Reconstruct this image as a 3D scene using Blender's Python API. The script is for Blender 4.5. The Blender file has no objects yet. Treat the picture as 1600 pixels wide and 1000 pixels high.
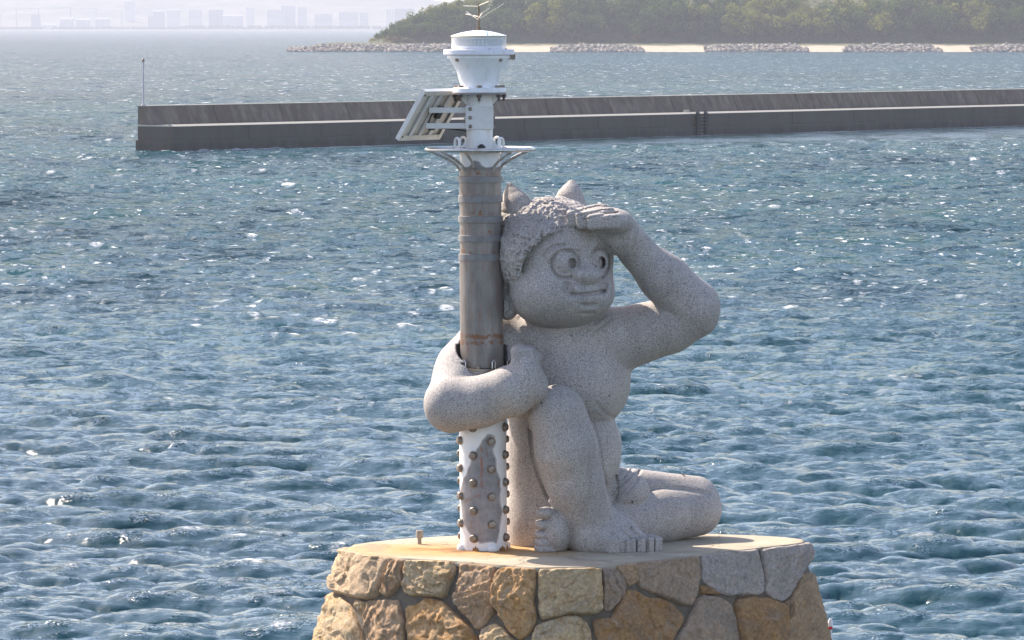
import bpy, bmesh, math, random
import numpy as np
from mathutils import Vector, Matrix

# ------------------------------------------------------------------ camera, world, sun, exposure
SC = bpy.context.scene
COL = SC.collection
CAM = np.array([0.0, 0.0, 5.491])
PITCH = math.atan(460 / 8000.0)
cam_data = bpy.data.cameras.new('camera')
cam_data.lens = 180.0
cam_data.sensor_width = 36.0
cam_data.clip_start = 0.5
cam_data.clip_end = 30000
cam = bpy.data.objects.new('camera', cam_data)
COL.objects.link(cam)
cam.location = CAM
cam.rotation_euler = (math.pi / 2 - PITCH, 0, 0)
SC.camera = cam

SUN_DIR = Vector((-0.71, 0.70, 0.95)).normalized()      # towards the sun: left, behind the statue, 45 deg up
world = bpy.data.worlds.new('World')
SC.world = world
world.use_nodes = True
wn = world.node_tree
wn.nodes.clear()
w_out = wn.nodes.new('ShaderNodeOutputWorld')
w_bg = wn.nodes.new('ShaderNodeBackground')
w_bg.inputs['Strength'].default_value = 0.15
w_sky = wn.nodes.new('ShaderNodeTexSky')
w_sky.sky_type = 'NISHITA'
w_sky.sun_disc = False
w_sky.sun_elevation = math.asin(SUN_DIR.z)
w_sky.sun_rotation = math.atan2(SUN_DIR.x, SUN_DIR.y)
w_sky.air_density = 1.0
w_sky.dust_density = 1.3
w_sky.ozone_density = 1.3
w_tint = wn.nodes.new('ShaderNodeMix')                  # white balance of the photograph: hazy, slightly violet daylight
w_tint.data_type = 'RGBA'
w_tint.blend_type = 'MULTIPLY'
w_tint.inputs[0].default_value = 1.0
w_tint.inputs[7].default_value = (1.10, 1.0, .99, 1)
wn.links.new(w_sky.outputs[0], w_tint.inputs[6])
wn.links.new(w_tint.outputs[2], w_bg.inputs[0])
wn.links.new(w_bg.outputs[0], w_out.inputs[0])

sun_data = bpy.data.lights.new('sun', 'SUN')
sun_data.energy = 4.9
sun_data.angle = math.radians(0.53)
sun_data.color = (1.0, 0.91, 0.79)
sun = bpy.data.objects.new('sun', sun_data)
COL.objects.link(sun)
sun.location = (-30, 60, 60)
sun.rotation_euler = SUN_DIR.to_track_quat('Z', 'Y').to_euler()

SC.view_settings.view_transform = 'Standard'
SC.view_settings.look = 'None'
SC.view_settings.exposure = 1.0
SC.view_settings.gamma = 1.0
SC.view_settings.use_curve_mapping = False
SC.render.engine = 'CYCLES'
SC.cycles.max_bounces = 6
SC.cycles.transparent_max_bounces = 16
SC.cycles.volume_bounces = 1
SC.cycles.sample_clamp_indirect = 8.0

# ------------------------------------------------------------------ helpers
Y0 = 53.3                       # distance of the statue
PX = 1 / 150.1                  # one photo pixel at that distance, metres
FW = np.array([0, math.cos(PITCH), -math.sin(PITCH)])
UP = np.array([0, math.sin(PITCH), math.cos(PITCH)])


def ray(px, py):
    return FW + np.array([1, 0, 0]) * (px - 800) / 8000.0 - UP * (py - 500) / 8000.0


def at_y(px, py, y):
    r = ray(px, py)
    return CAM + r * (y / r[1])


def at_z(px, py, z):
    r = ray(px, py)
    return CAM + r * ((z - CAM[2]) / r[2])


def S(px, py, d=0.0):
    return at_y(px, py, Y0 - d)


def project(P):
    Q = np.asarray(P, float) - CAM
    f = Q @ FW
    return 800 + 8000 * Q[..., 0] / f, 500 - 8000 * (Q @ UP) / f


def mesh_np(name, verts, faces, smooth=True):
    me = bpy.data.meshes.new(name)
    verts = np.ascontiguousarray(verts, dtype=np.float32)
    if isinstance(faces, np.ndarray):
        n, k = faces.shape
        me.vertices.add(len(verts))
        me.vertices.foreach_set('co', verts.ravel())
        me.loops.add(n * k)
        me.loops.foreach_set('vertex_index', np.ascontiguousarray(faces, dtype=np.int32).ravel())
        me.polygons.add(n)
        me.polygons.foreach_set('loop_start', np.arange(0, n * k, k, dtype=np.int32))
        me.polygons.foreach_set('loop_total', np.full(n, k, dtype=np.int32))
        me.update(calc_edges=True)
        me.validate()
    else:
        me.from_pydata([tuple(map(float, v)) for v in verts], [], faces)
        me.update()
    if smooth:
        me.polygons.foreach_set('use_smooth', np.ones(len(me.polygons), dtype=bool))
    return me


def link(name, me, mat=None, parent=None):
    o = bpy.data.objects.new(name, me)
    COL.objects.link(o)
    if mat is not None and me is not None and len(me.materials) == 0:
        me.materials.append(mat)
    if parent is not None:
        o.parent = parent
        o.matrix_parent_inverse = Matrix.Translation(-Vector(parent.location))
    return o


def tag(o, label=None, cat=None, group=None, kind=None):
    for k, v in (('label', label), ('category', cat), ('group', group), ('kind', kind)):
        if v:
            o[k] = v
    return o


def empty(name, loc):
    o = bpy.data.objects.new(name, None)
    o.empty_display_size = 0.2
    COL.objects.link(o)
    o.location = tuple(map(float, loc))
    return o


class MB:
    """collects simple solids in world coordinates, then links them as one mesh"""

    def __init__(self):
        self.v, self.f, self.n = [], [], 0

    def add(self, v, f):
        v = np.asarray(v, float)
        self.v.append(v)
        self.f += [tuple(int(i) + self.n for i in q) for q in f]
        self.n += len(v)

    def box(self, c, h, R=None):
        """c centre, h half sizes, R 3x3 whose rows are the box axes"""
        s = np.array([[x, y, z] for x in (-1, 1) for y in (-1, 1) for z in (-1, 1)], float) * np.asarray(h)
        if R is not None:
            s = s @ np.asarray(R)
        self.add(s + np.asarray(c), [(0, 1, 3, 2), (4, 6, 7, 5), (0, 4, 5, 1), (2, 3, 7, 6), (0, 2, 6, 4), (1, 5, 7, 3)])
        return self

    def hexa(self, p):
        """eight corners: bottom ring 4, top ring 4"""
        self.add(p, [(3, 2, 1, 0), (4, 5, 6, 7), (0, 1, 5, 4), (1, 2, 6, 5), (2, 3, 7, 6), (3, 0, 4, 7)])
        return self

    def tube(self, pts, r, n=12, cap=True):
        pts = [np.asarray(p, float) for p in pts]
        r = r if hasattr(r, '__len__') else [r] * len(pts)
        V, prev = [], None
        for i, p in enumerate(pts):
            t = pts[min(i + 1, len(pts) - 1)] - pts[max(i - 1, 0)]
            t = t / np.linalg.norm(t)
            if prev is None:
                a = np.array([0, 0, 1.0]) if abs(t[2]) < .9 else np.array([1.0, 0, 0])
            else:
                a = prev
            u = np.cross(t, a)
            u = np.cross(u, t)
            u /= np.linalg.norm(u)
            prev = u
            w = np.cross(t, u)
            for k in range(n):
                th = 2 * math.pi * k / n
                V.append(p + r[i] * (math.cos(th) * u + math.sin(th) * w))
        F = []
        for i in range(len(pts) - 1):
            for k in range(n):
                a, b = i * n + k, i * n + (k + 1) % n
                F.append((a, b, b + n, a + n))
        if cap:
            F.append(tuple(range(n - 1, -1, -1)))
            F.append(tuple((len(pts) - 1) * n + k for k in range(n)))
        self.add(V, F)
        return self

    def lathe(self, rings, n=48, cap=True):
        """rings: list of (centre, radius) with a vertical axis"""
        V, F = [], []
        for c, r in rings:
            for k in range(n):
                th = 2 * math.pi * k / n
                V.append((c[0] + r * math.cos(th), c[1] + r * math.sin(th), c[2]))
        for i in range(len(rings) - 1):
            for k in range(n):
                a, b = i * n + k, i * n + (k + 1) % n
                F.append((a, b, b + n, a + n))
        if cap:
            F.append(tuple(range(n - 1, -1, -1)))
            F.append(tuple((len(rings) - 1) * n + k for k in range(n)))
        self.add(V, F)
        return self

    def build(self, name, mat, parent=None, smooth=True, bevel=0):
        me = mesh_np(name, np.vstack(self.v), self.f, False)
        bm = bmesh.new()
        bm.from_mesh(me)
        bmesh.ops.recalc_face_normals(bm, faces=bm.faces)
        if bevel:
            es = [e for e in bm.edges if len(e.link_faces) == 2 and e.calc_face_angle(0) > .6]
            bmesh.ops.bevel(bm, geom=es, offset=bevel, segments=2, affect='EDGES', clamp_overlap=True)
        if smooth:
            for f in bm.faces:
                f.smooth = True
            for e in bm.edges:
                if len(e.link_faces) == 2 and e.calc_face_angle(0) > .62:
                    e.smooth = False
        bm.to_mesh(me)
        bm.free()
        return link(name, me, mat, parent)


# value noise in numpy (for shapes only)
_rng = np.random.default_rng(7)
_P = _rng.random((64, 64, 64)).astype(np.float32)


def vnoise(p, scale):
    q = np.asarray(p, np.float32) * np.float32(scale) + 1000.37
    i = np.floor(q).astype(np.int32)
    f = q - i
    f = f * f * (3 - 2 * f)
    i &= 63
    j = (i + 1) & 63
    x0, y0, z0 = i[..., 0], i[..., 1], i[..., 2]
    x1, y1, z1 = j[..., 0], j[..., 1], j[..., 2]
    fx, fy, fz = f[..., 0], f[..., 1], f[..., 2]
    a = _P[x0, y0, z0] * (1 - fx) + _P[x1, y0, z0] * fx
    b = _P[x0, y1, z0] * (1 - fx) + _P[x1, y1, z0] * fx
    c = _P[x0, y0, z1] * (1 - fx) + _P[x1, y0, z1] * fx
    d = _P[x0, y1, z1] * (1 - fx) + _P[x1, y1, z1] * fx
    return (a * (1 - fy) + b * fy) * (1 - fz) + (c * (1 - fy) + d * fy) * fz - .5


def fbm(p, scale, octv=3, gain=.5):
    s, a = 0, 1
    for _ in range(octv):
        s = s + a * vnoise(p, scale)
        a *= gain
        scale *= 2.03
    return s


# ------------------------------------------------------------------ materials
class NT:
    def __init__(self, name):
        self.m = bpy.data.materials.new(name)
        self.m.use_nodes = True
        self.t = self.m.node_tree
        self.t.nodes.clear()
        self.out = self.t.nodes.new('ShaderNodeOutputMaterial')
        self.b = self.t.nodes.new('ShaderNodeBsdfPrincipled')
        self.t.links.new(self.b.outputs[0], self.out.inputs['Surface'])
        self.co = self.t.nodes.new('ShaderNodeTexCoord').outputs['Object']

    def n(self, typ, **kw):
        nd = self.t.nodes.new(typ)
        for k, v in kw.items():
            setattr(nd, k, v)
        return nd

    def lk(self, a, b):
        self.t.links.new(a, b)

    def set(self, node, key, v):
        s = node.inputs[key]
        if isinstance(v, bpy.types.NodeSocket):
            self.lk(v, s)
        else:
            s.default_value = v

    def mapping(self, scale=(1, 1, 1), src=None, loc=(0, 0, 0)):
        m = self.n('ShaderNodeMapping')
        self.lk(src or self.co, m.inputs[0])
        m.inputs['Scale'].default_value = scale
        m.inputs['Location'].default_value = loc
        return m.outputs[0]

    def noise(self, scale, detail=4, rough=.55, src=None, dist=0.0):
        nd = self.n('ShaderNodeTexNoise')
        self.lk(src or self.co, nd.inputs['Vector'])
        nd.inputs['Scale'].default_value = scale
        nd.inputs['Detail'].default_value = detail
        nd.inputs['Roughness'].default_value = rough
        nd.inputs['Distortion'].default_value = dist
        return nd.outputs['Fac']

    def voro(self, scale, src=None, feature='F1', out='Distance', rnd=1.0):
        nd = self.n('ShaderNodeTexVoronoi', feature=feature)
        self.lk(src or self.co, nd.inputs['Vector'])
        nd.inputs['Scale'].default_value = scale
        nd.inputs['Randomness'].default_value = rnd
        return nd.outputs[out]

    def ramp(self, fac, stops, interp='LINEAR'):
        nd = self.n('ShaderNodeValToRGB')
        nd.color_ramp.interpolation = interp
        e = nd.color_ramp.elements
        while len(e) < len(stops):
            e.new(.5)
        for i, (p, c) in enumerate(stops):
            e[i].position = p
            e[i].color = (c, c, c, 1) if not hasattr(c, '__len__') else (*c, 1)
        self.lk(fac, nd.inputs[0])
        return nd.outputs[0]

    def mix(self, fac, a, b, mode='MIX'):
        nd = self.n('ShaderNodeMix', data_type='RGBA', blend_type=mode)
        self.set(nd, 0, fac)
        for k, v in ((6, a), (7, b)):
            if isinstance(v, (tuple, list)):
                v = (*v, 1) if len(v) == 3 else v
            elif isinstance(v, (int, float)):
                v = (v, v, v, 1)
            self.set(nd, k, v)
        return nd.outputs[2]

    def math(self, op, a, b=0.0, c=0.0):
        nd = self.n('ShaderNodeMath', operation=op)
        self.set(nd, 0, a)
        self.set(nd, 1, b)
        self.set(nd, 2, c)
        return nd.outputs[0]

    def attr(self, name, out='Fac'):
        return self.n('ShaderNodeAttribute', attribute_name=name).outputs[out]

    def rand(self):
        return self.n('ShaderNodeObjectInfo').outputs['Random']

    def bump(self, h, strength=.5, dist=.01, normal=None):
        nd = self.n('ShaderNodeBump')
        nd.inputs['Strength'].default_value = strength
        nd.inputs['Distance'].default_value = dist
        self.lk(h, nd.inputs['Height'])
        if normal is not None:
            self.lk(normal, nd.inputs['Normal'])
        return nd.outputs[0]

    def fin(self, color=None, rough=.7, normal=None, metal=0.0, spec=None, **kw):
        if color is not None:
            if isinstance(color, (tuple, list)):
                color = (*color, 1)
            self.set(self.b, 'Base Color', color)
        self.set(self.b, 'Roughness', rough)
        self.set(self.b, 'Metallic', metal)
        if spec is not None:
            self.set(self.b, 'Specular IOR Level', spec)
        if normal is not None:
            self.lk(normal, self.b.inputs['Normal'])
        for k, v in kw.items():
            self.set(self.b, k, v)
        return self.m


def m_granite(hair=False):
    t = NT('granite_rough' if hair else 'granite')
    g = t.noise(105, 2, .6)
    g2 = t.noise(40, 3, .65)
    big = t.noise(1.6, 4, .6)
    col = t.ramp(g, [(.30, (.15, .135, .127)), (.42, (.33, .297, .276)), (.53, (.465, .42, .392)), (.68, (.61, .56, .525))])
    dk = t.ramp(g2, [(.33, .66), (.44, 1.0)])
    col = t.mix(1.0, col, dk, 'MULTIPLY')
    col = t.mix(1.0, col, t.ramp(big, [(.3, (.86, .85, .84)), (.7, (1.05, 1.03, 1.0))]), 'MULTIPLY')
    stain = t.noise(.9, 5, .7, t.mapping((1.6, 1.6, .5)))
    col = t.mix(t.ramp(stain, [(.52, 0), (.75, .35)]), col, (.20, .185, .165))
    run = t.noise(2.6, 5, .7, t.mapping((2.4, 2.4, .28)))           # rain streaks
    col = t.mix(t.ramp(run, [(.54, 0), (.74, .45)]), col, (.17, .16, .15))
    pale = t.noise(1.9, 5, .7, t.mapping((1.8, 1.8, .4), None, (4, 2, 7)))
    col = t.mix(t.ramp(pale, [(.60, 0), (.78, .35)]), col, (.62, .60, .57))
    spots = t.voro(3.3)
    col = t.mix(t.ramp(spots, [(.035, .8), (.05, 0)]), col, (.06, .045, .035))
    h = t.noise(60, 3, .7)
    nrm = t.bump(h, .5 if not hair else .8, .012 if not hair else .03)
    return t.fin(col, .78, nrm, spec=.35)


def m_white(name='white_paint', rust=.5, tint=(.80, .79, .78)):
    t = NT(name)
    dirt = t.noise(7, 5, .65, t.mapping((2.5, 2.5, .6)))
    col = t.mix(t.ramp(dirt, [(.48, 0), (.8, .5)]), tint, (.50, .46, .41))
    r = t.noise(5, 6, .72, t.mapping((3.0, 3.0, .55)))
    col = t.mix(t.ramp(r, [(.66, 0), (.74, rust)]), col, (.26, .12, .05))
    return t.fin(col, .42, t.bump(t.noise(25, 3), .15, .004))


def m_metal(name, c=(.35, .34, .33), rough=.4, metal=.8, rust=.4):
    t = NT(name)
    n1 = t.noise(14, 5, .7)
    col = t.mix(t.ramp(n1, [(.45, 0), (.65, rust)]), c, (.17, .085, .04))
    return t.fin(col, t.math('ADD', rough, t.math('MULTIPLY', n1, .25)), t.bump(t.noise(60, 3), .2, .003), metal)


def m_plain(name, c, rough=.6, metal=0.0, var=.15):
    t = NT(name)
    n1 = t.noise(9, 5, .65)
    dark = tuple(x * (1 - var * 2) for x in c)
    return t.fin(t.mix(t.ramp(n1, [(.35, 0), (.65, 1)]), dark, c), rough, None, metal)
# ------------------------------------------------------------------ statue (one carved block of granite)
# distance functions are blended and the skin is extracted as one continuous mesh
F32 = np.float32


class Sdf:
    def __init__(self, p):
        self.p = p
        self.d = None

    def ell(self, c, r, rot=0.0):
        q = self.p - S(*c).astype(F32)
        if rot:
            ca, sa = math.cos(math.radians(rot)), math.sin(math.radians(rot))
            q = np.stack([q[:, 0] * ca + q[:, 2] * sa, q[:, 1], -q[:, 0] * sa + q[:, 2] * ca], 1)
        r = np.array([r[0], r[2], r[1]], F32) * F32(PX)      # r = (x px, vertical px, depth px)
        k0 = np.linalg.norm(q / r, axis=1)
        k1 = np.linalg.norm(q / (r * r), axis=1) + 1e-6
        return k0 * (k0 - 1) / k1

    def cone(self, a, ra, b, rb, zs=1.0):
        A, B = S(*a).astype(F32), S(*b).astype(F32)
        sc = np.array([1, 1, zs], F32)
        A, B, P = A * sc, B * sc, self.p * sc
        ab = B - A
        t = np.clip(((P - A) @ ab) / (ab @ ab), 0, 1)
        return np.linalg.norm(P - A - t[:, None] * ab, axis=1) - F32(PX) * (ra + (rb - ra) * t)

    def rbox(self, c, h, r, rotz=0.0, roty=0.0):
        q = self.p - S(*c).astype(F32)
        if roty:
            ca, sa = math.cos(math.radians(roty)), math.sin(math.radians(roty))
            q = np.stack([q[:, 0] * ca + q[:, 2] * sa, q[:, 1], -q[:, 0] * sa + q[:, 2] * ca], 1)
        if rotz:
            ca, sa = math.cos(math.radians(rotz)), math.sin(math.radians(rotz))
            q = np.stack([q[:, 0] * ca + q[:, 1] * sa, -q[:, 0] * sa + q[:, 1] * ca, q[:, 2]], 1)
        h = np.array([h[0], h[2], h[1]], F32) * F32(PX)
        r = r * PX
        g = np.abs(q) - (h - r)
        return np.linalg.norm(np.maximum(g, 0), axis=1) + np.minimum(g.max(axis=1), 0) - r

    def u(self, e, k=6):
        self.d = smin(self.d, e, k * PX) if self.d is not None else e
        return self

    def cut(self, e, k=2):
        self.d = -smin(-self.d, e, k * PX)
        return self

    def line2(self, pts, dref):
        """distance in the x-z plane to a polyline given in photo pixels at depth dref"""
        best = None
        P = self.p[:, [0, 2]]
        w = [S(x, y, dref)[[0, 2]].astype(F32) for x, y in pts]
        for a, b in zip(w[:-1], w[1:]):
            ab = b - a
            t = np.clip(((P - a) @ ab) / (ab @ ab + 1e-9), 0, 1)
            e = np.linalg.norm(P - a - t[:, None] * ab, axis=1)
            best = e if best is None else np.minimum(best, e)
        return best

    def groove(self, pts, dref, w, depth, dmin=None):
        e = self.line2(pts, dref) / (w * PX)
        m = np.clip(1 - e, 0, 1)
        m = m * m * (3 - 2 * m)
        if dmin is not None:
            m = m * (self.p[:, 1] < Y0 - dmin)
        self.d = self.d + depth * PX * m
        return self


def smin(a, b, k):
    h = np.clip(.5 + .5 * (b - a) / k, 0, 1)
    return b + (a - b) * h - k * h * (1 - h)


def axis_px(py):
    return 756 - 8 * (858 - py) / 808.0


def statue_sdf(p):
    s = Sdf(p)
    e, c = s.ell, s.cone
    # --- trunk
    s.u(e((882, 592, -.80), (97, 92, 92)))
    s.u(e((880, 600, -1.12), (92, 96, 86)), 24)
    s.u(e((868, 522, -.84), (92, 42, 84)), 26)
    s.u(e((916, 598, -.74), (63, 64, 76)), 34)
    s.u(e((950, 525, -.74), (46, 42, 60)), 22)
    low = e((886, 702, -.82), (88, 95, 86))
    s.u(low, 4)
    s.u(e((882, 715, -1.14), (84, 105, 86)), 20)
    s.u(c((852, 640, -.85), 56, (852, 840, -.82), 58), 30)
    s.u(e((885, 805, -1.0), (94, 70, 96)), 26)
    # --- arm round the post
    s.u(smin(c((778, 550, -.80), 70, (738, 584, -.50), 57), c((738, 584, -.50), 57, (709, 629, -.12), 46), 20 * PX), 10)
    arm = smin(c((707, 632, -.05), 45.5, (750, 629, .05), 40), c((750, 629, .05), 40, (800, 611, .14), 38.5), 8 * PX)
    arm = smin(arm, c((800, 611, .14), 38.5, (822, 602, .16), 34), 8 * PX)
    arm = smin(arm, s.rbox((818, 568, .10), (18, 27, 24), 8), 9 * PX)
    arm = smin(arm, e((824, 586, .14), (21, 34, 34)), 10 * PX)
    arm = smin(arm, e((813, 550, .12), (13, 12, 22)), 5 * PX)
    arm = smin(arm, e((834, 558, .08), (12, 11, 22)), 5 * PX)
    s.u(arm, 3)
    # --- raised arm
    s.u(c((968, 531, -.74), 51, (1045, 508, -.66), 43), 12)
    s.u(c((1045, 508, -.66), 43, (1082, 486, -.60), 43), 8)
    fa = smin(c((1083, 478, -.56), 44, (1038, 434, -.48), 35), c((1038, 434, -.48), 35, (994, 392, -.38), 29), 22 * PX)
    s.u(fa, 2)
    # --- head
    head = e((876, 400, -.50), (83, 88, 90))
    head = smin(head, e((880, 454, -.44), (81, 59, 90)), 14 * PX)
    head = smin(head, e((852, 456, -.36), (54, 46, 76)), 22 * PX)
    s.u(head, 3)
    # ears
    s.u(e((790, 434, -.46), (17, 30, 18)), 4)
    s.u(e((793, 478, -.42), (18, 22, 22)), 2)
    s.groove([(786, 464), (797, 470), (799, 482), (792, 492)], -.3, 4, 3.5, -.6)
    # --- face
    eye1 = e((883, 412, .015), (20, 21, 18))
    eye2 = e((937, 411, -.15), (15, 22, 20))

    lid = s.line2([(857, 403), (866, 393), (880, 387), (895, 385), (904, 387)], 0) / PX
    s.d = s.d - 3.5 * PX * np.clip(1 - (lid / 5) ** 2, 0, 1) * (p[:, 1] < Y0 + .35)
    s.u(eye1, 1)
    s.u(eye2, 1)
    s.groove([(883 + 21 * math.cos(a), 412 + 22 * math.sin(a)) for a in np.linspace(0, 6.283, 25)], 0, 3.4, 5, -.45)
    s.groove([(937 + 15 * math.cos(a), 411 + 23 * math.sin(a)) for a in np.linspace(0, 6.283, 25)], 0, 4, 5, -.35)
    s.groove([(849, 400), (857, 389), (868, 383), (882, 382)], 0, 3.4, 4.5, -.4)
    s.groove([(929, 391), (937, 384), (948, 384)], 0, 3.2, 3.5, -.4)
    for cx, cy, rx, ry in ((893.5, 411, 6, 7.5), (940.5, 411, 5.5, 9)):
        q = s.p[:, [0, 2]] - S(cx, cy, 0)[[0, 2]].astype(F32)
        m = np.clip(1.2 - np.hypot(q[:, 0] / (rx * PX), q[:, 1] / (ry * PX)), 0, .35) / .35
        s.d = s.d + m * (11 * PX) * (p[:, 1] < Y0 + .3)
    nose = e((917, 430, .02), (25, 14, 22))
    nose = smin(nose, e((914, 412, -.06), (11, 26, 15)), 14 * PX)
    s.u(nose, 3)
    s.groove([(893, 434), (902, 443), (917, 447.5), (932, 443), (940, 434)], 0, 4.5, 4.0, -.4)
    # muzzle, lips and the curled corners of the mouth
    s.u(e((918, 462, -.13), (40, 28, 34)), 24)
    s.u(e((920, 467, -.02), (19, 5, 20)), 7)
    s.u(e((917, 482, -.03), (14, 5, 20)), 8)
    s.groove([(894, 459), (905, 460), (925, 458), (944, 455)], 0, 4.4, 7, -.4)
    s.groove([(887, 447), (887, 452), (891, 457)], 0, 12, 8, -.4)
    s.groove([(945, 447), (944, 452), (941, 455)], 0, 9, 6.5, -.4)
    s.groove([(908, 475), (918, 476), (929, 475)], 0, 4, 3.5, -.4)
    s.groove([(907, 489), (917, 490), (928, 489)], 0, 4.5, 2.5, -.4)
    # --- curly hair: a rough cap with a hairline cut round the face
    hair = e((862, 394, -.57), (96, 86, 108))
    hair = smin(hair, e((812, 400, -.50), (34, 50, 74)), 10 * PX)
    hp = S(901, 452, 0)[[0, 2]].astype(F32)
    a, b = (p[:, 0] - hp[0]) / (91 * PX), (p[:, 2] - hp[1]) / (97 * PX)
    win = ((np.abs(a) ** 2.4 + np.abs(b) ** 2.4) ** (1 / 2.4) - 1) * 80 * PX
    win = np.maximum(win, (p[:, 1] - (Y0 + .62)))
    bot = (S(800, 441, -.4)[2] - p[:, 2]).astype(F32)
    hair = -smin(-hair, win, 7 * PX)
    hair = np.maximum(hair, bot)
    near = np.abs(hair) < .08
    if near.any():
        q = p[near]
        bumps = vnoise(q, 10) * .024 + np.abs(vnoise(q, 25)) * .070 + vnoise(q, 50) * .026 - .013
        hair[near] += bumps.astype(F32)
    s.u(hair, 3)
    # --- horns
    h1 = smin(c((811, 347, -.52), 32, (807, 322, -.54), 24), c((807, 322, -.54), 24, (801, 306, -.57), 15), 6 * PX)
    h1 = smin(h1, c((801, 306, -.58), 15, (797, 291, -.58), 6), 6 * PX)
    h2 = smin(c((890, 326, -.74), 27, (890, 312, -.76), 23), c((890, 312, -.76), 23, (892, 298, -.78), 14), 6 * PX)
    h2 = smin(h2, c((892, 298, -.80), 14, (893, 286, -.80), 5), 6 * PX)
    s.u(h1, 3)
    s.u(h2, 3)
    s.groove([(780, 331), (800, 333), (830, 329)], -.5, 2.5, 1.6)
    s.groove([(868, 306), (890, 308), (912, 305)], -.5, 2.0, 1.4)
    # --- hand shading the eyes
    palm = smin(c((996, 390, -.38), 28, (972, 366, -.24), 29), c((972, 366, -.24), 29, (950, 352, -.16), 25), 8 * PX)
    s.u(palm, 5)
    s.u(c((955, 380, -.30), 16, (940, 366, -.24), 12), 8)
    hand = e((958, 346, -.06), (32, 20, 36))
    s.u(hand, 10)
    s.u(s.rbox((943, 346, .20), (25, 12, 9.5), 6, -8, 4), 5)
    s.u(s.rbox((931, 341, .11), (30, 13, 8.5), 5, -10, 8), .6)
    s.u(s.rbox((920, 337, .02), (34, 12.5, 8.5), 5, -12, 11), .6)
    s.u(s.rbox((916, 332, -.06), (30, 9.5, 8.5), 5, -14, 12), .6)
    for gx, gy in ((930, 340), (920, 335), (912, 330)):
        s.groove([(gx - 18, gy + 3), (gx + 20, gy - 7), (gx + 36, gy - 8)], .1, 2.2, 2.6, -.6)
    # --- neck roll, chest and belly creases
    s.groove([(812, 500), (840, 517), (880, 526), (925, 520), (955, 500)], -.3, 5, 1.5, -.6)
    s.groove([(930, 626), (938, 637), (948, 647), (958, 653)], -.5, 6, 1.5, -1.0)
    # --- raised leg
    leg = smin(c((871, 648, -.02), 46, (884, 702, -.06), 53), c((884, 702, -.06), 53, (896, 752, -.14), 50), 8 * PX)
    leg = smin(leg, c((896, 752, -.14), 50, (916, 802, -.22), 42), 8 * PX)
    leg = smin(leg, c((914, 802, -.24), 40, (916, 836, -.26), 32), 8 * PX)
    s.u(c((868, 665, -.35), 38, (870, 790, -.95), 52), 10)
    s.u(leg, 1.5)
    s.groove([(829, 672), (830, 690), (833, 714), (843, 747), (857, 776)], -.3, 6, 6, -.8)
    s.groove([(927, 662), (935, 690), (939, 720), (944, 752), (953, 778)], -.3, 4.5, 2.0, -.6)
    # foot
    foot = smin(c((918, 834, -.24), 36, (960, 848, -.12), 28), c((935, 812, -.30), 32, (1008, 853, -.24), 17), 18 * PX)
    foot = smin(foot, c((925, 842, -.12), 30, (960, 852, -.06), 20), 12 * PX)
    s.u(foot, 8)
    toes = [((955, 853, -.05), (14.5, 13, 24)), ((976.5, 852, -.09), (9, 13, 26)), ((992.5, 851, -.13), (7.6, 13, 28)),
            ((1006, 850, -.17), (6.8, 13, 28)), ((1018.5, 849, -.21), (7.0, 13, 28))]
    for i, (tc, th) in enumerate(toes):
        s.u(s.rbox(tc, th, 3.0, 24), .6 if i else 5)
    for x0, y0, x1, y1 in ((968, 842, 955, 829), (985, 841, 969, 826), (999, 840, 983, 826), (1011.5, 839, 996, 826)):
        s.groove([(x0 + 1, y0 + 20), (x0, y0), (x1, y1)], -.1, 2.4, 2.4, -.6)
    # --- folded leg
    s.u(c((925, 778, -1.25), 54, (1084, 784, -1.55), 43), 6)
    s.u(c((1089, 800, -1.42), 39, (1034, 806, -1.20), 43), 14)
    s.u(c((1034, 806, -1.20), 43, (950, 822, -.80), 44), 8)
    s.groove([(953, 780), (972, 774), (1004, 766), (1036, 763), (1068, 766), (1096, 771), (1110, 775)], -1.1, 5, 3.0, -1.9)
    # tucked foot with its stacked toes
    s.u(e((868, 830, -.20), (27, 40, 44)), 4)
    s.u(c((880, 826, -.3), 30, (930, 826, -.6), 34), 6)
    s.u(e((853, 802, -.06), (16.5, 12, 19)), 2)
    for y, h in ((819.5, 8), (835, 7), (847.5, 6), (857.5, 5.5)):
        s.u(s.rbox((852, y + (1.5 if h > 10 else 0), -.06), (15.5, h - (1 if h > 10 else 0), 17), min(h - .5, 7.5), 14), 2.2)
    # loincloth over the hip
    cloth = e((970, 768, -1.0), (46, 38, 52))
    s.u(cloth, 3)
    for pl in ([(1012, 733), (990, 752), (960, 776)], [(997, 733), (978, 750), (962, 762)], [(984, 736), (972, 748)], [(962, 742), (965, 765), (961, 779)],
               [(1003, 742), (985, 762), (975, 774)]):
        s.groove(pl, -.8, 3, 3, -1.4)
    # --- room for the post and its flange
    ax = S(axis_px(700), 700, -.30)
    ax2 = S(axis_px(560), 560, -.30)
    rr = np.hypot(p[:, 0] - ax[0], p[:, 1] - ax[1]) - .262
    zb = S(755, 590, -.1)[2]
    s.cut(np.maximum(rr, p[:, 2] - zb).astype(F32), 1)
    rr3 = np.hypot(p[:, 0] - ax2[0] + (p[:, 2] - 2) * .011, p[:, 1] - ax2[1]) - .236
    s.cut(np.maximum(rr3, zb - p[:, 2]).astype(F32), 1)
    rr2 = np.hypot(p[:, 0] - ax2[0], p[:, 1] - ax2[1]) - .298
    zlo = S(755, 583, -.1)[2]
    zhi = S(755, 541, -.1)[2]
    zmid = S(755, 567, -.1)[2]
    s.cut(np.maximum(np.maximum(rr2, zlo - p[:, 2]), p[:, 2] - zmid).astype(F32), 1)
    s.cut(np.maximum(np.maximum(rr2 + .030, zlo - p[:, 2]), p[:, 2] - zhi).astype(F32), 3)
    s.d = s.d + (vnoise(p, 5) * .012 + vnoise(p, 1.7) * .02).astype(F32)
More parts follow.
